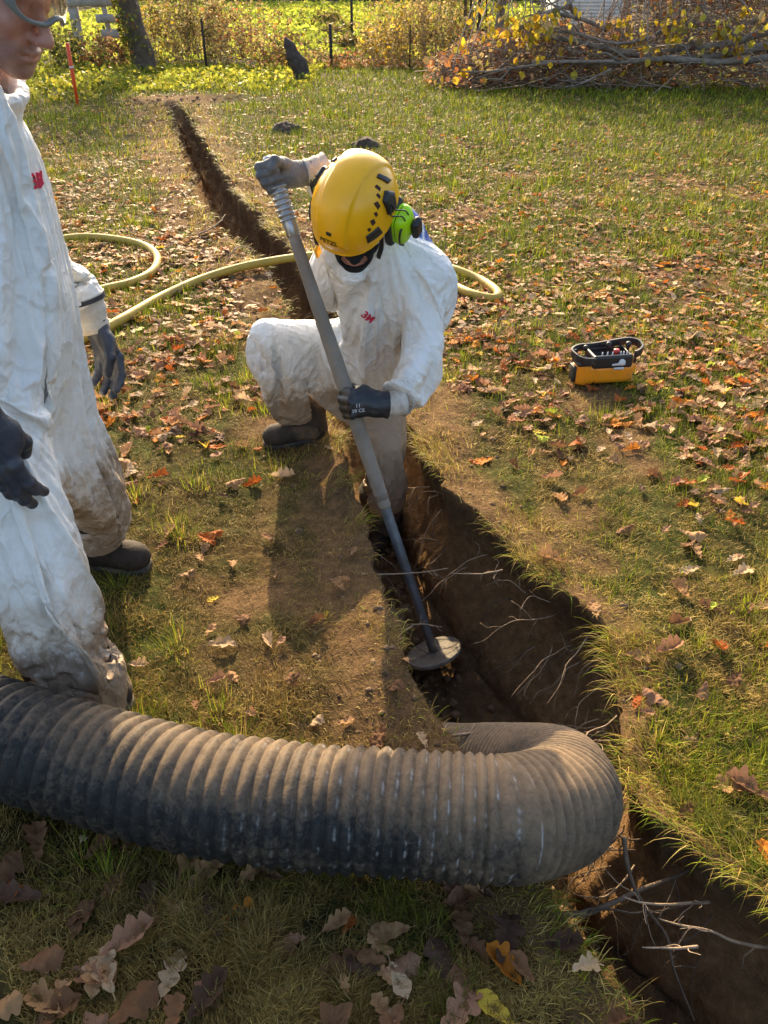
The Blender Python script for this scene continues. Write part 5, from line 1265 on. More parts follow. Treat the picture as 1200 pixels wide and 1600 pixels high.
# ------------------------------------------------------------------ roots in the trench walls
M_root = mat('pale_root', (.30, .21, .13), .85, var=.35, scale=40, bump=.4, bscale=200)
M_root_d = mat('dark_root', (.11, .072, .045), .9, var=.35, scale=40, bump=.4, bscale=200)
def build_roots():
    def wander(p, d, L, r0, n=16, wob=.35, grav=-.25, rr=None):
        rr = rr or rng; P = [np.array(p, float)]; d = nrm(d)
        for i in range(n):
            d = nrm(d + rr.normal(0, wob, 3) * .5 + V(0, 0, grav) / n * 2); P.append(P[-1] + d * L / n)
        P = np.array(P); P[1:-1] = .5 * P[1:-1] + .25 * (P[:-2] + P[2:]); return P, np.linspace(r0, max(r0 * .3, .0007), len(P))
    def root(p, d, L, r0, m, label, n_side=5, wob=.35, grav=-.25, pts=None):
        mb = MB()
        if pts is None: P, r = wander(p, d, L, r0, 18, wob, grav)
        else: P = catmull(pts, 8); P = P + .0035 * np.stack([noise(P, 20, 1), noise(P, 20, 5), noise(P, 20, 9)], -1); r = np.linspace(r0, r0 * .35, len(P)); L = np.linalg.norm(np.diff(P, axis=0), axis=1).sum()
        v, f = tube(P, r, 7); mb.add(v, f)
        for k in range(n_side):
            i = random.randint(2, len(P) - 3); dd = nrm(P[i + 1] - P[i]) + rng.normal(0, .7, 3)
            Q, q = wander(P[i], dd, L * random.uniform(.15, .4), r[i] * .5, 9, .5, grav); v, f = tube(Q, q, 5); mb.add(v, f)
        return tag(mb.build('root', m), label, 'root', 'roots sticking out of the trench walls')
    # traced ones: pixel points with a distance each
    def pts(l): return [at(a, b, Y) for a, b, Y in l]
    root(None, None, 0, .0075, M_root_d, 'long brown root slanting up out of the near trench to the right bank', 3, pts=pts([(870, 1432, .86), (930, 1422, .88), (1000, 1390, .93), (1050, 1372, .97), (1090, 1352, 1.02)]))
    root(None, None, 0, .0042, M_root, 'forked pale root lying flat in the near trench, right of the hose bend', 4, pts=pts([(1210, 1480, .84), (1160, 1475, .83), (1110, 1455, .84), (1060, 1445, .85), (1030, 1436, .86)]))
    root(None, None, 0, .0040, M_root, 'pale forked root just under the right bank beside the hose bend', 6, pts=pts([(1110, 1410, .93), (1060, 1412, .90), (1010, 1412, .88), (975, 1402, .88)]))
    root(None, None, 0, .0036, M_root, 'short straight pale root across the near trench', 2, pts=pts([(1090, 1480, .80), (1050, 1482, .79), (1003, 1480, .78)]))
    root(None, None, 0, .0055, M_root_d, 'long dark root hanging from the hose bend down the near trench', 5, pts=pts([(975, 1310, .98), (985, 1370, .94), (1010, 1420, .90), (1040, 1460, .86), (1055, 1520, .80), (1085, 1595, .74)]))
    root(None, None, 0, .0045, M_root, 'knobbly pale root above the hose where it enters the trench', 5, pts=pts([(700, 1150, 1.34), (745, 1146, 1.36), (785, 1146, 1.38), (812, 1156, 1.40)]))
    root(None, None, 0, .0030, M_root, 'straight pale root crossing the trench behind the lance', 4, pts=pts([(565, 898, 1.98), (610, 897, 2.02), (660, 894, 2.04), (700, 888, 2.06)]))
    root(None, None, 0, .0028, M_root, 'pale forked root reaching from the right bank at lance height', 5, pts=pts([(785, 890, 1.98), (750, 897, 1.96), (702, 896, 1.96)]))
    root(None, None, 0, .0028, M_root, 'kinked pale root hanging in the far trench by the yellow hose', 3, pts=pts([(310, 345, 6.6), (330, 318, 6.5), (312, 352, 6.45), (303, 350, 6.4)][:2] + [(322, 312, 6.5)]))
    root(None, None, 0, .008, M_root, 'forked white root across the far trench above the yellow hose', 3, pts=pts([(310, 366, 6.1), (330, 357, 6.1), (345, 345, 6.2), (352, 335, 6.3)]))
    root(None, None, 0, .007, M_root, 'bent pale root in the trench left of the lance, before the hose', 4, pts=pts([(355, 412, 5.3), (362, 395, 5.3), (375, 385, 5.4), (395, 388, 5.4)]))
    root(None, None, 0, .0025, M_root, 'thin bristly root beside the lance plate on the left wall', 7, pts=pts([(630, 985, 1.78), (655, 975, 1.80), (690, 980, 1.82)]))
    zones = [(1, .55, .95, 7, 'thin dark root hanging from the right wall of the near trench', .0022), (1, 1.05, 1.45, 20, 'fine root hanging from the right wall behind the hose bend', .0026), (1, 1.45, 2.0, 24, 'fine root dangling from the right wall beside the lance plate', .0025), (1, 2.0, 2.7, 12, 'fine root on the right wall near the kneeling worker', .0024),
             (-1, 1.5, 2.4, 8, 'fine root sticking out of the left trench wall by the lance', .0024), (1, 3.4, 7.5, 10, 'thin root hanging in the far trench, right wall', .0032), (-1, 3.4, 9, 9, 'thin root hanging in the far trench, left wall', .0032)]
    for side, y0, y1, n, lab, r0 in zones:
        for k in range(n):
            y = np.array([random.uniform(y0, y1)]); d = depth(y)[0]; h = random.uniform(.08, .6) * d
            x = lipR(y)[0] + .01 if side > 0 else lipL(y)[0] - .01
            L = random.uniform(.12, .34) * (1 if y0 < 3 else 1.4)
            root(V(x, y[0], -h), V(-side, random.uniform(-.9, .4), random.uniform(-.5, .25)), L, r0 * random.uniform(.7, 1.3), M_root if random.random() < .6 and y0 > .6 else M_root_d, lab, random.randint(2, 5), .42, -.75)
build_roots()
# ------------------------------------------------------------------ the far side of the garden
def base_at(px, py):
    g = gnd(px, py); g[2] = float(gz(np.array([g[0]]), np.array([g[1]]))[0]); return g
def height_to(px_top, py_top, Y): return at(px_top, py_top, Y)
M_bark = mat('grey_brown_bark', (.24, .19, .145), .9, var=.4, scale=9, bump=.9, bscale=22, bdist=.03)
M_bark_d = mat('dark_bark', (.060, .044, .034), .9, var=.4, scale=12, bump=.9, bscale=30, bdist=.02)
M_twig = mat('twig_bark', (.27, .195, .135), .85, var=.4, scale=14, bump=.3)
M_grey = mat('weathered_wood', (.36, .33, .29), .85, var=.25, scale=5, bump=.6, bscale=40, dirt=(.18, .15, .11), dirt_amt=.4)
M_post = mat('dark_post', (.035, .03, .026), .8, var=.3, bump=.3)
M_fol = leafy('foliage', trans=.45, rough=.55)
YEL = np.array([(.62, .42, .03), (.72, .52, .05), (.50, .30, .03), (.55, .46, .06)])
TAN = np.array([(.38, .26, .10), (.46, .34, .15), (.30, .19, .075), (.52, .40, .17), (.36, .28, .09)])
OLV = np.array([(.16, .17, .035), (.22, .22, .045), (.11, .12, .03), (.30, .26, .06)])
RUS = np.array([(.34, .13, .05), (.42, .18, .06), (.26, .12, .07), (.40, .24, .13)])
def quads(c, size, col, elong=1.6, up=.0):
    """small folded leaf faces at points c, turned every way"""
    n = len(c); a = rng.normal(size=(n, 3)); a[:, 2] = a[:, 2] * .7 - up; a /= np.linalg.norm(a, axis=1)[:, None]
    b = np.cross(a, rng.normal(size=(n, 3))); b /= np.linalg.norm(b, axis=1)[:, None]; nn = np.cross(a, b)
    s = np.asarray(size)[:, None]; L_ = s * elong * .5; W_ = s * .5
    v = np.stack([c - a * L_, c - a * L_ * .1 + b * W_ + nn * s * .18, c + a * L_, c - a * L_ * .1 - b * W_ + nn * s * .18], 1).reshape(-1, 3)
    i = (np.arange(n) * 4)[:, None]
    return v, np.concatenate([i + np.array([0, 1, 2]), i + np.array([0, 2, 3])]), np.repeat(col, 4, 0)
def bigleaves(c, size, col):
    """broad pointed leaves hanging from their stalks"""
    n = len(c); out = np.array([(0, 0, 0), (.25, .40, .06), (.62, .40, .10), (1.05, 0, 0), (.62, -.40, .10), (.25, -.40, .06), (.45, 0, -.06)]); f = np.array([[0, 6, 1], [1, 6, 2], [2, 6, 3], [3, 6, 4], [4, 6, 5], [5, 6, 0]])
    a = rng.normal(0, .5, (n, 3)); a[:, 2] -= .9; a /= np.linalg.norm(a, axis=1)[:, None]; b = np.cross(a, rng.normal(size=(n, 3))); b /= np.linalg.norm(b, axis=1)[:, None]; nn = np.cross(a, b)
    v = c[:, None] + size[:, None, None] * (out[None, :, 0:1] * a[:, None] + out[None, :, 1:2] * b[:, None] + out[None, :, 2:3] * rng.uniform(-1, 2.5, (n, 1, 1)) * nn[:, None])
    return v.reshape(-1, 3), (np.arange(n) * 7)[:, None, None].repeat(6, 1).reshape(-1, 1) + np.tile(f, (n, 1)), np.repeat(col, 7, 0)
def stems(mb, roots_, h, r, lean=.12, seg=4, branch=0, wob=.06):
    tips = []
    for b, hh in zip(roots_, h):
        d = V(random.gauss(0, lean), random.gauss(0, lean), 1); t = np.linspace(0, 1, seg + 1)[:, None]
        P = b + d * hh * t + np.cumsum(rng.normal(0, wob * hh / seg, (seg + 1, 3)) * V(1, 1, .2), 0) * (t > 0)
        v, f = tube(P, np.linspace(r, r * .4, seg + 1), 4, False); mb.add(v, f); tips.append(P)
        for k in range(branch):
            i = random.randint(1, seg - 1) if seg > 1 else 1
            e = P[i] + rng.normal(0, 1, 3) * V(.28, .28, .18) * hh * .5 + V(0, 0, .12 * hh); v, f = tube(np.array([P[i], (P[i] + e) / 2 + rng.normal(0, .02, 3), e]), [r * .5, r * .4, r * .25], 3, False); mb.add(v, f)
            tips.append(np.array([P[i], (P[i] + e) / 2, e]))
    return tips
def weed(name, c, rx, ry, h, ns, nl, size, pal, label, cat, group, mstem=None, lean=.12, branch=2, low=.1, elong=1.6, r=.006):
    t = empty(name, tuple(c), label, cat, group); mb = MB()
    b = np.stack([c[0] + rng.normal(0, rx * .5, ns), c[1] + rng.normal(0, ry * .5, ns), np.full(ns, c[2] - .03)], -1)
    hs = h * rng.uniform(.55, 1.05, ns); tp = stems(mb, b, hs, r, lean, 5, branch); mb.build('stalks', mstem or M_twig, t)['kind'] = 'stuff'
    pts = []
    for k in range(nl):
        P = tp[random.randrange(len(tp))]; u = random.uniform(low, 1) ** .8 * (len(P) - 1); i = min(int(u), len(P) - 2); pts.append(P[i] + (P[i + 1] - P[i]) * (u - i))
    pts = np.array(pts) + rng.normal(0, size * .9, (nl, 3)); pts[:, 2] = np.maximum(pts[:, 2], c[2] + .02)
    clump = noise(pts, 2.2, 3)[:, None]
    v, f, cc = quads(pts, size * rng.uniform(.5, 1.3, nl), pick(pal, nl) * (1 + .6 * clump), elong); m = MB(); m.add(v, f, cc); m.build('foliage', M_fol, t, False)
    return t
# field beyond the fence and the leaf-strewn slope
def cover(name, label, x0, x1, y0, y1, n, size, pal, h, shape=None, cat='ground cover'):
    x = rng.uniform(x0, x1, n); y = rng.uniform(y0, y1, n); k = (noise2(x, y, 1.1, 17) + .6 * noise2(x, y, 3, 5) > -.22)
    if shape is not None: k &= shape(x, y)
    x, y = x[k], y[k]; m = len(x); z = gz(x, y) + np.abs(rng.normal(0, h, m)) * np.clip(.6 + 1.5 * noise2(x, y, 1.6, 9), .1, 2)
    v, f, c = quads(np.stack([x, y, z], -1), size * rng.uniform(.5, 1.3, m), pick(pal, m) * (1 + .5 * noise2(x, y, 2, 3))[:, None], 1.5); mb = MB(); mb.add(v, f, c)
    return tag(mb.build(name, M_fol, None, False), label, cat, kind='stuff')
LIM = np.array([(.34, .36, .04), (.44, .42, .05), (.24, .28, .04), (.52, .46, .06)])
cover('ground_cover', 'low yellow-green weeds growing behind the end of the trench', -9.5, -1.6, 17.2, 24.5, 15000, .075, LIM, .10, lambda x, y: y > 17.6 + .8 * noise2(x, y, .8) + .25 * np.abs(x + 5) * (x > -4))
cover('nettle_cover', 'dark green leafy weeds at the left under the stakes', -13, -5.2, 15.6, 25, 9000, .085, np.concatenate([OLV, LIM * .7]), .16, lambda x, y: x < -4.6 - .28 * (22 - y) * 0 - .12 * (y - 15))
cover('field_grass', 'bright sunlit grass on the field beyond the fence', -16, 9, 27, 58, 26000, .22, np.array([(.42, .46, .06), (.55, .54, .08), (.34, .40, .05)]), .05, None, 'grass')
cover('slope_leaves', 'fallen leaves on the slope behind the black fence post', -3.6, 2.2, 23.6, 29, 4200, .11, np.concatenate([RUS, np.array([(.5, .36, .24), (.56, .42, .3)])]), .03, None, 'leaf litter')
# tall dry weeds along the fence, clump by clump
wg = 'dry weed clumps along the fence'
spec = [  # px, ground py, rx, height, stems, leaves, size, palette, words
    (150, 112, .5, .9, 16, 700, .07, np.concatenate([OLV, RUS]), 'low olive weeds below the wooden pallet'),
    (185, 108, .5, .8, 16, 600, .06, RUS, 'reddish low weeds between pallet and tree trunk'),
    (100, 112, .6, 1.1, 18, 700, .08, OLV, 'dark green weeds behind the standing worker'),
    (255, 106, .55, 1.9, 26, 1100, .06, np.concatenate([TAN, YEL[:1]]), 'golden weeds just right of the ivy trunk'),
    (290, 104, .6, 2.3, 30, 1300, .055, np.concatenate([TAN, OLV[:2]]), 'tall golden reed clump second right of the trunk'),
    (325, 105, .55, 2.0, 26, 1100, .055, np.concatenate([TAN, OLV]), 'olive-gold weed clump round the short fence post'),
    (362, 106, .55, 1.7, 24, 1000, .055, np.concatenate([TAN, RUS[:1]]), 'tan weed clump halfway between trunk and stump'),
    (400, 107, .55, 1.3, 22, 900, .055, np.concatenate([RUS, TAN]), 'reddish brown weed clump left of the stump'),
    (435, 108, .45, .9, 20, 800, .055, np.concatenate([RUS, OLV]), 'low reddish weeds right beside the stump'),
    (490, 106, .4, .55, 14, 420, .055, np.concatenate([OLV, TAN]), 'short olive weeds between stump and black post'),
    (545, 106, .4, .45, 14, 360, .055, np.concatenate([OLV, RUS]), 'short weeds at the right of the black post'),
    (590, 105, .5, 1.3, 20, 800, .06, np.concatenate([YEL, TAN]), 'yellow leaved sapling thicket right of the black post'),
    (625, 104, .5, 1.8, 26, 1000, .06, np.concatenate([TAN, YEL[:2]]), 'tan weed clump second right of the black post'),
    (662, 104, .55, 2.1, 28, 1100, .055, TAN, 'tall tan weed clump left of the dark stems'),
    (700, 105, .5, 2.2, 28, 1000, .055, np.concatenate([TAN, OLV[:2]]), 'tall tan weeds at the dark upright stems'),
    (740, 108, .5, 1.6, 20, 800, .065, np.concatenate([OLV, RUS, YEL[:1]]), 'mixed green and rust shrub left of the brush pile'),
    (785, 112, .5, 1.2, 20, 800, .07, np.concatenate([RUS, OLV]), 'rusty shrub at the left end of the brush pile'),
]
for px, py, rx, h, ns, nl, sz, pal, words in spec:
    weed('weed_clump', base_at(px, py), rx * 1.5, .9, h, ns, nl, sz, pal, words, 'weeds', wg)
for i, (px, py, rx, h) in enumerate([(265, 96, .9, 2.8), (345, 95, .9, 2.6), (640, 94, .9, 2.7), (715, 94, .9, 2.9), (590, 92, .5, .9)]):
    weed('weed_clump', base_at(px, py), rx * 1.7, 1.2, h, 40, 1500, .07, np.concatenate([TAN, OLV, YEL[:1]]), ['tall pale reeds behind the golden weeds, right of the trunk', 'tall pale reeds behind the short fence post', 'tall pale reeds behind the yellow sapling thicket', 'tall pale reeds behind the dark upright stems', 'low hedge weeds out in the field'][i], 'weeds', wg)
# a line of bushes running out into the bright field
for i, (px, py, h) in enumerate([(535, 62, .35), (520, 48, .4), (505, 36, .45)]):
    c = base_at(px, py) if py > 60 else None
    Y = [31, 36, 41, 47, 54][i]; z = float(gz(np.array([0.]), np.array([Y]))[0]); d = ray(px, 0); c = V(d[0] / d[1] * Y, Y, z)
    weed('field_bush', c, .8, 1.2, h, 18, 420, .11, np.concatenate([OLV * .6, TAN * .7]), ['nearest', 'middle', 'farthest'][i] + ' dark bush of the row crossing the bright field', 'bush', 'bushes across the field', M_bark_d)

def build_trunks():
    # the ivy-clad trunk
    b = base_at(229, 114); t = tag(empty('tree', tuple(b), 'x', 'tree'), 'thick grey tree trunk with ivy at the left behind the trench end', 'tree')
    P = np.array([b + V(0, 0, -.1), b + V(-.05, 0, .5), b + V(-.16, 0, 1.1), b + V(-.25, .05, 1.8), b + V(-.3, .1, 3.2), b + V(-.2, .1, 5.0)])
    C = catmull(P, 8); v, f = tube(C, np.interp(np.linspace(0, 1, len(C)), [0, .1, .5, 1], [.36, .28, .25, .16]), 22); v = v + .05 * noise(v * V(1, 1, .35), 7)[:, None] * V(1, 1, 0); mb = MB(); mb.add(v, f)
    for d in (V(.7, .1, .9), V(-.9, .2, 1.2), V(.3, -.4, 1.3)):
        p0 = b + V(-.28, .1, 2.6); Q = np.array([p0, p0 + d * .7, p0 + d * 1.5 + V(0, 0, .3)]); v, f = tube(catmull(Q, 6), np.linspace(.09, .03, 13), 8); mb.add(v, f)
    mb.build('trunk', mat('brown_bark', (.11, .08, .055), .9, var=.45, scale=7, bump=1., bscale=16, bdist=.05), t)
    n = 900; k = rng.uniform(0, 1, n) ** 1.4; a = rng.normal(3.6, .9, n); z = .3 + 2.6 * (1 - k); c = b + np.stack([-.13 * z + (.3 + .1 * rng.random(n)) * np.cos(a), (.3 + .1 * rng.random(n)) * np.sin(a) - .1, z], -1)
    v, f, cc = quads(c, .085 * rng.uniform(.6, 1.3, n), pick(np.concatenate([OLV, LIM[:1], RUS[:1]]), n), 1.1); m = MB(); m.add(v, f, cc); m.build('ivy', M_fol, t, False)
    n = 2200; u = rng.normal(size=(n, 3)); u /= np.linalg.norm(u, axis=1)[:, None]; c = b + V(-.3, .2, 4.8) + u * V(1.9, 1.7, 1.4) * (rng.random(n) ** .4)[:, None]
    v, f, cc = quads(c, .12 * rng.uniform(.6, 1.3, n), pick(np.concatenate([OLV, TAN, YEL]), n), 1.2); m = MB(); m.add(v, f, cc); m.build('crown', M_fol, t, False)
    # the leaning dead stump
    b = base_at(472, 126); tp = at(447, 58, b[1] + .05); mid = at(460, 92, b[1])
    C = catmull(np.array([b + V(.02, 0, -.1), b + V(0, 0, .1), mid, tp]), 16); v, f = tube(C, np.interp(np.linspace(0, 1, len(C)), [0, .3, .6, .9, 1], [.25, .2, .17, .10, .035]), 22); v = v + (.10 * noise(v * V(1, 1, .4), 7) + .05 * noise(v, 15))[:, None] * V(1, 1, .3)
    s = tag(obj('tree_stump', mesh_np('tree_stump', v, f), M_bark_d), 'dark dead stump leaning to the left at the end of the lawn', 'stump')
    # slender dark stems right of the reeds
    for i, (px, r, h) in enumerate([(722, .06, 2.6), (731, .045, 2.4), (744, .055, 2.6), (755, .035, 2.0)]):
        b = base_at(px, 103); mb = MB(); P = catmull(np.array([b, b + V(.02, 0, h * .4), b + V(-.05, 0, h)]), 6); v, f = tube(P, np.linspace(r, r * .6, len(P)), 9); mb.add(v, f)
        t = tag(empty('sapling', tuple(b), 'x', 'tree', 'slender dark stems by the reeds'), ['leftmost', 'second', 'third', 'rightmost thin'][i] + ' of four slender dark stems left of the brush pile', 'sapling'); mb.build('trunk', M_bark_d, t)
        n = 260; c = P[-1] + rng.normal(0, 1, (n, 3)) * V(.35, .35, .3); v, f, cc = quads(c, .09 * rng.uniform(.6, 1.2, n), pick(np.concatenate([YEL, TAN]), n)); m = MB(); m.add(v, f, cc); m.build('crown', M_fol, t, False)
build_trunks()

def build_fence():
    t = empty('wire_fence', tuple(base_at(420, 107)), 'low wire fence on thin dark posts between the lawn and the field', 'fence')
    posts = []
    for px, top, r in ((323, 30, .032), (518, 38, .045), (640, 40, .02), (742, 36, .02)):
        b = base_at(px, 107); tp = at(px - (323 == px) * 1, top, b[1]); h = tp[2] - b[2]
        v, f = tube(np.array([b + V(0, 0, -.1), b + V(0, 0, h * .5), b + V(0, 0, h), b + V(0, 0, h + .01)]), [r, r, r * .95, r * .5], 10); mb = MB(); mb.add(v, f); mb.build('post', M_post, t); posts.append((b, h))
    for k, fr in enumerate((.3, .6, .88)):
        P = np.concatenate([np.linspace(0, 1, 9)[:, None] * (q[0] - p[0]) + p[0] + V(0, 0, 1) * (p[1] + (q[1] - p[1]) * np.linspace(0, 1, 9)[:, None]) * fr - V(0, 0, .05) * np.sin(np.pi * np.linspace(0, 1, 9))[:, None] for p, q in zip(posts[:-1], posts[1:])])
        P = P[np.concatenate([[True], np.linalg.norm(np.diff(P, axis=0), axis=1) > 1e-4])]
        v, f = tube(P, .005, 5); mb = MB(); mb.add(v, f); mb.build('wire', mat('fence_wire', (.2, .18, .16), .6, metal=.5), t)
    Y = 33.; z = float(gz(np.array([0.]), np.array([Y]))[0]); d = ray(549, 0); b = V(d[0] / d[1] * Y, Y, z); v, f = tube(np.array([b, b + V(0, 0, .9), b + V(0, 0, 1.9), b + V(0, 0, 1.92)]), [.05, .05, .048, .02], 10)
    tag(obj('fence_post', mesh_np('fence_post', v, f), M_post), 'single dark post standing out in the bright field', 'post')
    b = base_at(128, 100); tp = at(118, 31, b[1]); v, f = tube(np.array([b, (b + tp) / 2, tp, tp + V(0, 0, .01)]), [.05, .05, .045, .02], 10)
    tag(obj('fence_post', mesh_np('fence_post', v, f), M_post), 'thin black post behind the orange stakes', 'post')
build_fence()

def board(mb, a, b, w_, t_, up=(0, 0, 1)):
    a, b = np.asarray(a, float), np.asarray(b, float); M_ = frame(b - a, np.cross(b - a, up)); v, f = box((a + b) / 2, (np.linalg.norm(b - a) / 2, w_ / 2, t_ / 2), M_); mb.add(v, f)
def build_wood():
    M_o = mat('orange_stake_paint', (.85, .085, .015), .5, var=.1, scale=12)
    for i, (b_, t_) in enumerate((((122, 166), (105, 68)), ((128, 104), (108, 50)))):
        b = base_at(*b_); tp = at(*t_, b[1] + (0 if i == 0 else .1)); mb = MB(); r = .032 if i == 0 else .04
        v, f = tube(np.array([b + V(0, 0, -.05), b + (tp - b) * .5, tp, tp + V(0, 0, .01)]), [r * .7, r, r, r * .6], 10); mb.add(v, f)
        s = empty('marking_stake', tuple(b), ['nearer leaning orange marking stake at the left of the lawn', 'farther leaning orange marking stake beside the thin black post'][i], 'stake', 'orange marking stakes'); mb.build('shaft', M_o, s)
        mb = MB(); p = b + (tp - b) * .62; v, f = tube(np.array([p, p + (tp - b) * .03]), r * 1.15, 10); mb.add(v, f); mb.build('reflective_band', M_white, s)
    # grey pallet-like framework of boards and the grey board beside it
    Y = 24.6; t = empty('wooden_pallet', tuple(base_at(165, 104)), 'grey weathered wooden pallet standing on edge left of the tree trunk', 'pallet')
    for (x0, y0, x1, y1, w_) in ((100, 3, 205, 3, .20), (150, 29, 200, 29, .20), (158, 53, 205, 53, .22)):
        mb = MB(); board(mb, at(x0, y0, Y), at(x1, y1, Y), w_, .03); o = mb.build('board', M_grey, t, False)
    for (x0, y0, x1, y1) in ((157, -12, 172, 56), (188, -12, 196, 56)):
        mb = MB(); board(mb, at(x0, y0, Y + .06), at(x1, y1, Y + .06), .13, .06); mb.build('stringer', M_grey, t, False)
    mb = MB(); b = base_at(136, 103); board(mb, b + V(0, -.3, -.1), at(110, -10, b[1] - .3), .26, .05); tag(mb.build('plank', M_grey, None, False), 'broad grey plank leaning behind the black post', 'plank')
    # white bag lying in the weeds behind the worker's nose
    c = base_at(92, 104) + V(0, -.5, .75)
    v, q = polygonize(lambda P: ell_(P, (0, 0, 0), (.16, .12, .17)) - .05 * noise(P, 9, 3), (-.25, -.25, -.28), (.25, .25, .28), .02); o = tag(obj('white_sack', mesh_np('white_sack', v + c - V(0, 0, .1), q), M_white), 'small white sack among the weeds at the far left', 'sack')
    # corrugated white shed behind the brush pile
    Y = 25.5; a = at(872, 40, Y); b = at(960, 40, Y); n = 120; x = np.linspace(a[0], b[0] + .6, n); zb = float(gz(np.array([a[0]]), np.array([Y]))[0])
    hh = np.linspace(0, 1, 140); zz = zb + hh * 2.9; yy = Y + .02 * np.sin(zz * 2 * np.pi / .085)
    s = empty('shed', (a[0], Y, zb), 'white corrugated metal shed wall showing behind the brush pile', 'shed')
    v = np.stack([np.repeat([[a[0], b[0] + .5]], 140, 0), np.repeat(yy[:, None], 2, 1), np.repeat(zz[:, None], 2, 1)], -1).reshape(-1, 3); i = np.arange(139)[:, None] * 2
    M_w = mat('white_sheet_metal', (.62, .63, .62), .5, var=.08, scale=3); mb = MB(); mb.add(v, i + np.array([0, 1, 3, 2])); mb.build('front_wall', M_w, s)
    mb = MB(); v, f = box(((a[0] + b[0] + .5) / 2, Y + 1.3, zb + 1.44), ((b[0] - a[0]) / 2 + .2, 1.25, 1.44)); mb.add(v, f); mb.build('body', M_w, s, False)
    mb = MB(); v, f = box(((a[0] + b[0] + .5) / 2, Y + 1.25, zb + 2.95), ((b[0] - a[0]) / 2 + .4, 1.45, .04)); mb.add(v, f); mb.build('roof', M_grey, s, False)
build_wood()

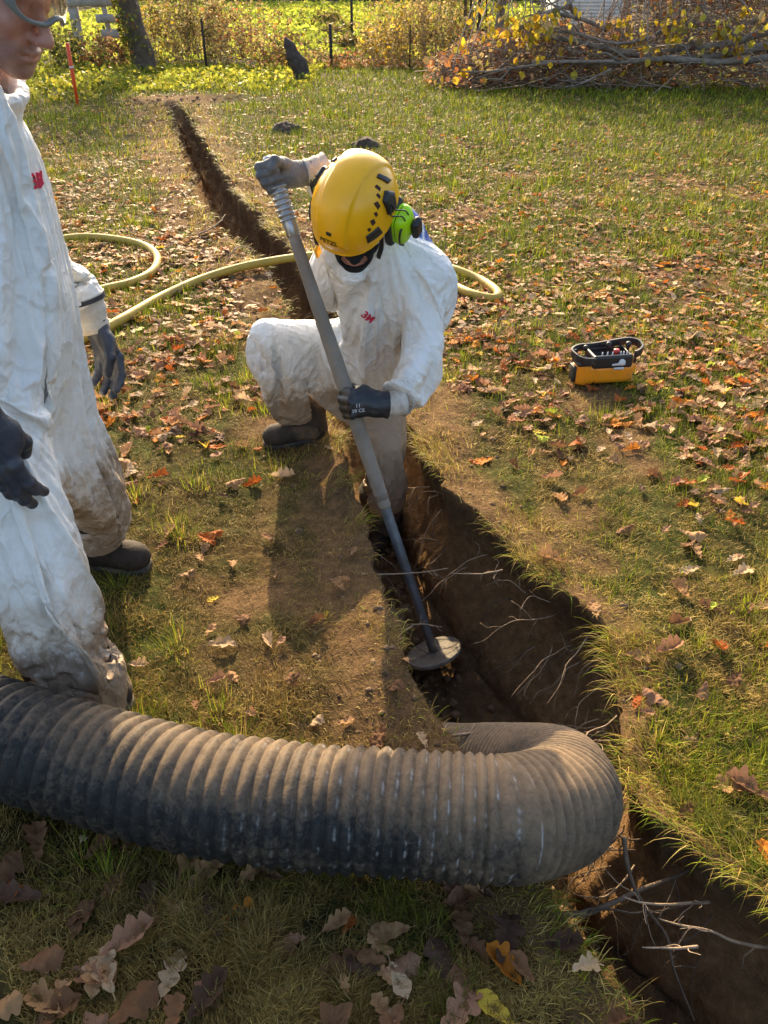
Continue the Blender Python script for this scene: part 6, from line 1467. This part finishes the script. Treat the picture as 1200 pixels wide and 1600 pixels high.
def build_brush():
    # big branches lying across the pile
    L_ = [((1210, 70), (1080, 92), (980, 82), (880, 60), (800, 50), 19.0, .085, 'long pale branch across the middle of the brush pile'),
          ((1210, 90), (1120, 97), (1040, 92), (960, 97), (830, 97), 18.6, .075, 'grey log lying low across the right of the brush pile'),
          ((960, 96), (880, 97), (820, 104), (760, 112), (700, 111), 18.4, .030, 'thin branch trailing left from the brush pile onto the grass'),
          ((1210, 45), (1160, 62), (1110, 72), (1060, 76), (1000, 90), 19.2, .09, 'short thick grey log at the right of the pile'),
          ((1210, 33), (1140, 36), (1080, 38), (1020, 40), (960, 36), 20.2, .07, 'upper horizontal branch at the right of the pile'),
          ((950, 45), (910, 30), (880, 24), (860, 20), (840, 18), 19.4, .05, 'broken pale branch end in front of the white shed'),
          ((905, 28), (895, 18), (890, 5), (886, -4), (884, -12), 19.4, .05, 'upright forked branch before the white shed'),
          ((795, 55), (815, 42), (850, 24), (885, 8), (900, -5), 19.0, .045, 'slanting dark branch above the left of the pile'),
          ((955, 108), (935, 118), (910, 130), (905, 132), (900, 134), 18.0, .025, 'thin straight stick poking down in front of the pile'),
          ((1040, 45), (1010, 60), (960, 68), (900, 52), (850, 49), 18.8, .04, 'forked bare branch lying along the top of the pile')]
    for *pt, Y, r, lab in L_:
        P = catmull(np.array([at(a, b, Y - 1.0 + .15 * math.sin(i * 2.1)) for i, (a, b) in enumerate(pt)]), 8); mb = MB(); v, f = tube(P, np.linspace(r, r * .45, len(P)), 9); v = v + r * .5 * noise(v, 5)[:, None] * V(.3, 1, 1); mb.add(v, f)
        for k in range(4):
            i = random.randint(8, len(P) - 4); e = P[i] + V(-random.uniform(.3, .9), random.uniform(-.2, .2), random.uniform(-.3, .4)); v, f = tube(np.array([P[i], (P[i] + e) / 2 + rng.normal(0, .05, 3), e]), [r * .4, r * .3, r * .1], 6); mb.add(v, f)
        tag(mb.build('branch', M_bark, None), lab, 'branch', 'branches of the brush pile')
    # the mass of cut twigs
    mb = MB(); n = 4200; cx = rng.uniform(1.3, 12.5, n); prof = np.interp(cx, [1.3, 2.3, 3.6, 5.1, 5.8, 12.5], [.35, .8, 1.0, 1.05, 2.1, 2.7])
    cz = prof * rng.uniform(0, 1, n) ** 1.1; cy = 19.4 + rng.normal(0, .75, n) + .35 * cz - .1 * cx
    base = gz(cx, cy)
    ln = rng.uniform(.35, 1.5, n); d = rng.normal(size=(n, 3)) * V(1, .5, .42); d /= np.linalg.norm(d, axis=1)[:, None]; c = np.stack([cx, cy, base + cz + .03], -1)
    a = c - d * ln[:, None] * .5; b = c + d * ln[:, None] * .5; a[:, 2] = np.maximum(a[:, 2], base + .01); b[:, 2] = np.maximum(b[:, 2], base + .01)
    m = (a + b) / 2 + rng.normal(0, .06, (n, 3)); rr = rng.uniform(.006, .017, n)
    dirs = d; u = np.cross(dirs, (0, 0, 1.)) ; u /= np.linalg.norm(u, axis=1)[:, None] + 1e-9; w_ = np.cross(dirs, u); vs = []
    for P, k in ((a, 1.), (m, .8), (b, .35)):
        for t in range(3): an = 2.094 * t; vs.append(P + (u * math.cos(an) + w_ * math.sin(an)) * (rr * k)[:, None])
    v = np.stack(vs, 1).reshape(-1, 3); i = (np.arange(n) * 9)[:, None]; q = np.concatenate([i + np.array([s * 3 + t, s * 3 + (t + 1) % 3, s * 3 + 3 + (t + 1) % 3, s * 3 + 3 + t]) for s in (0, 1) for t in range(3)])
    mb.add(v, q); tag(mb.build('brush_pile', M_twig), 'dense brown pile of cut twigs and brushwood along the right of the lawn', 'brush pile', kind='stuff')
    # dead leaves caught in the pile
    n = 5200; cx = rng.uniform(.9, 12.5, n); prof = np.interp(cx, [.9, 2.3, 3.6, 5.1, 5.8, 12.5], [.4, 1.0, 1.15, 1.15, 2.2, 2.8]); cz = prof * rng.uniform(0, 1, n); cy = 19.1 + rng.normal(0, .7, n) + .35 * cz - .1 * cx; k = noise(np.stack([cx, cy, cz], -1), 1.5, 9) > -.12; cx, cy, cz = cx[k], cy[k], cz[k]; n = len(cx)
    v, f, c = quads(np.stack([cx, cy, gz(cx, cy) + cz + .05], -1), .085 * rng.uniform(.5, 1.3, n), pick(np.concatenate([RUS, RUS, TAN[:2], np.array([(.2, .11, .08), (.3, .18, .13)])]), n), 1.5); mb = MB(); mb.add(v, f, c)
    tag(mb.build('brush_leaves', M_fol, None, False), 'withered brown leaves caught all through the brush pile', 'leaf litter', kind='stuff')
    # yellow leaved tree standing behind, its sprays hanging over the pile
    for idx, (bx, by, sprays, lab) in enumerate([(5.6, 20.9, [(940, 60), (965, 35), (985, 20), (1005, 40), (1030, 20), (1050, 8), (1075, 15), (1100, 20), (1105, 40), (1130, 10), (1160, 15), (1195, 12), (1170, 30), (1050, 35), (990, 62), (1010, 70), (1140, 55), (1030, 105), (1000, 115), (960, 118), (1055, 80)], 'tree with large bright yellow leaves hanging over the brush pile'),
                                           (2.9, 22.0, [(800, 10), (820, 18), (845, 10), (860, 22), (850, 35), (835, 30), (780, 5), (800, 30), (770, 20), (865, 8), (855, 45), (790, 75), (733, 52), (740, 78), (730, 85), (712, 98), (870, 85), (905, 75), (840, 70)], 'small yellow and orange leaved tree at the left end of the brush pile')]):
        z = float(gz(np.array([bx]), np.array([by]))[0]); t = empty('tree', (bx, by, z), lab, 'tree'); mb = MB()
        C = catmull(np.array([V(bx, by, z - .1), V(bx - .1, by, z + 1.2), V(bx + .1, by, z + 2.6), V(bx, by, z + 4.4)]), 8); v, f = tube(C, np.linspace(.13, .05, len(C)), 12); mb.add(v, f); pts = []; cols = []
        for (sx, sy) in sprays:
            e = at(sx, sy, 18.6 - random.uniform(.3, 1.3)); i = random.randint(8, len(C) - 6); Q = catmull(np.array([C[i], (C[i] + e) / 2 + V(0, 0, .5), e + V(0, 0, .12), e + V(random.uniform(-.2, .2), -.1, -.18)]), 6); v, f = tube(Q, np.linspace(.022, .005, len(Q)), 6); mb.add(v, f)
            k = random.randint(7, 14); pts.append(Q[-1] + rng.normal(0, 1, (k, 3)) * V(.26, .22, .16)); c = pick(np.concatenate([YEL, YEL, OLV[3:], TAN[:2]]) if sy < 65 else np.concatenate([YEL, RUS, TAN]), k); cols.append(c)
        n = 900; u = rng.normal(size=(n, 3)); u /= np.linalg.norm(u, axis=1)[:, None]; pts.append(V(bx, by, z + 4.0) + u * V(2.2, 1.6, 1.3) * (rng.random(n) ** .4)[:, None]); cols.append(pick(YEL, n))
        mb.build('trunk', M_bark, t); pts = np.concatenate(pts); cols = np.concatenate(cols); n = len(pts)
        v, f, cc = bigleaves(pts, .145 * rng.uniform(.7, 1.25, n), cols); m = MB(); m.add(v, f, cc); m.build('crown', M_fol, t, False)
build_brush()

def build_far_wood():
    mb = MB(); n = 16000; x = rng.uniform(-60, 60, n); y = rng.uniform(62, 80, n); h = 5 + 3 * noise2(x, y, .12, 4) + 1.5 * noise2(x, y, .5, 4); z = gz(x, y) + h * rng.random(n) ** .8
    v, f, c = quads(np.stack([x, y, z], -1), .8 * rng.uniform(.5, 1.3, n), pick(np.concatenate([OLV, TAN, OLV]), n) * .8, 1.2); mb.add(v, f, c)
    tag(mb.build('far_wood', M_fol, None, False), 'autumn wood closing the view far beyond the field', 'wood', kind='stuff')
    # mole hills on the lawn
    for i, (px, py, rx, rz) in enumerate([(447, 205, .25, .17), (572, 232, .23, .17)]):
        c = base_at(px, py); vv, q = polygonize(lambda P: ell_(P, (0, 0, 0), (rx, rx * .9, rz)) - .07 * noise(P, 7, i) - .04 * np.abs(noise(P, 19, i + 2)), (-.5, -.5, -.12), (.5, .5, .3), .013)
        o = tag(obj('molehill', mesh_np('molehill', vv + c - V(0, 0, .06), q), M_mole), ['flatter dark molehill behind the raised glove', 'rounded dark molehill behind the yellow helmet'][i], 'molehill', 'molehills on the lawn')
    # crumbs of soil along the trench
    mb = MB(); 
    for k in range(900):
        y = math.exp(random.uniform(math.log(1.0), math.log(9))); s = random.choice((-1, 1)); yy = np.array([y]); o = abs(random.gauss(0, .16)); x = (lipR(yy)[0] + .02 + o) if s > 0 else (lipL(yy)[0] - .02 - o)
        if k < 45: x = random.gauss(-3.4, .6); y = random.gauss(15.6, .5); yy = np.array([y]); z = float(gz(np.array([x]), yy)[0]) + .02
        elif k > 480:
            y = random.uniform(.55, 3.0); yy = np.array([y]); x = lipL(yy)[0] + (lipR(yy)[0] - lipL(yy)[0]) * random.uniform(.2, .8); z = -depth(yy)[0] + .015
        else: z = float(gz(np.array([x]), yy)[0])
        r = random.uniform(.004, .013) * (1 + .12 * y) * (1.5 if k < 45 else 1.5 if k > 480 else random.choice((.5, .7, .9, 1.2))); u = np.array([[0, 0, 1], [1, 0, 0], [0, 1, 0], [-1, 0, 0], [0, -1, 0], [0, 0, -1.]]) * r * rng.uniform(.6, 1.3, (6, 1)) * V(1, 1, .6); mb.add(u + V(x, y, z), np.array([[0, 1, 2], [0, 2, 3], [0, 3, 4], [0, 4, 1], [5, 2, 1], [5, 3, 2], [5, 4, 3], [5, 1, 4]]))
    tag(mb.build('soil_crumbs', M_soil), 'loose crumbs of brown soil along both trench edges', 'soil', kind='stuff')
M_mole = mat('dark_mole_soil', (.075, .05, .033), .95, var=.4, scale=25, bump=.9, bscale=50, bdist=.03)
M_soil = mat('loose_soil', (.22, .135, .068), .95, var=.4, scale=25, bump=.9, bscale=70, bdist=.02)
build_far_wood()
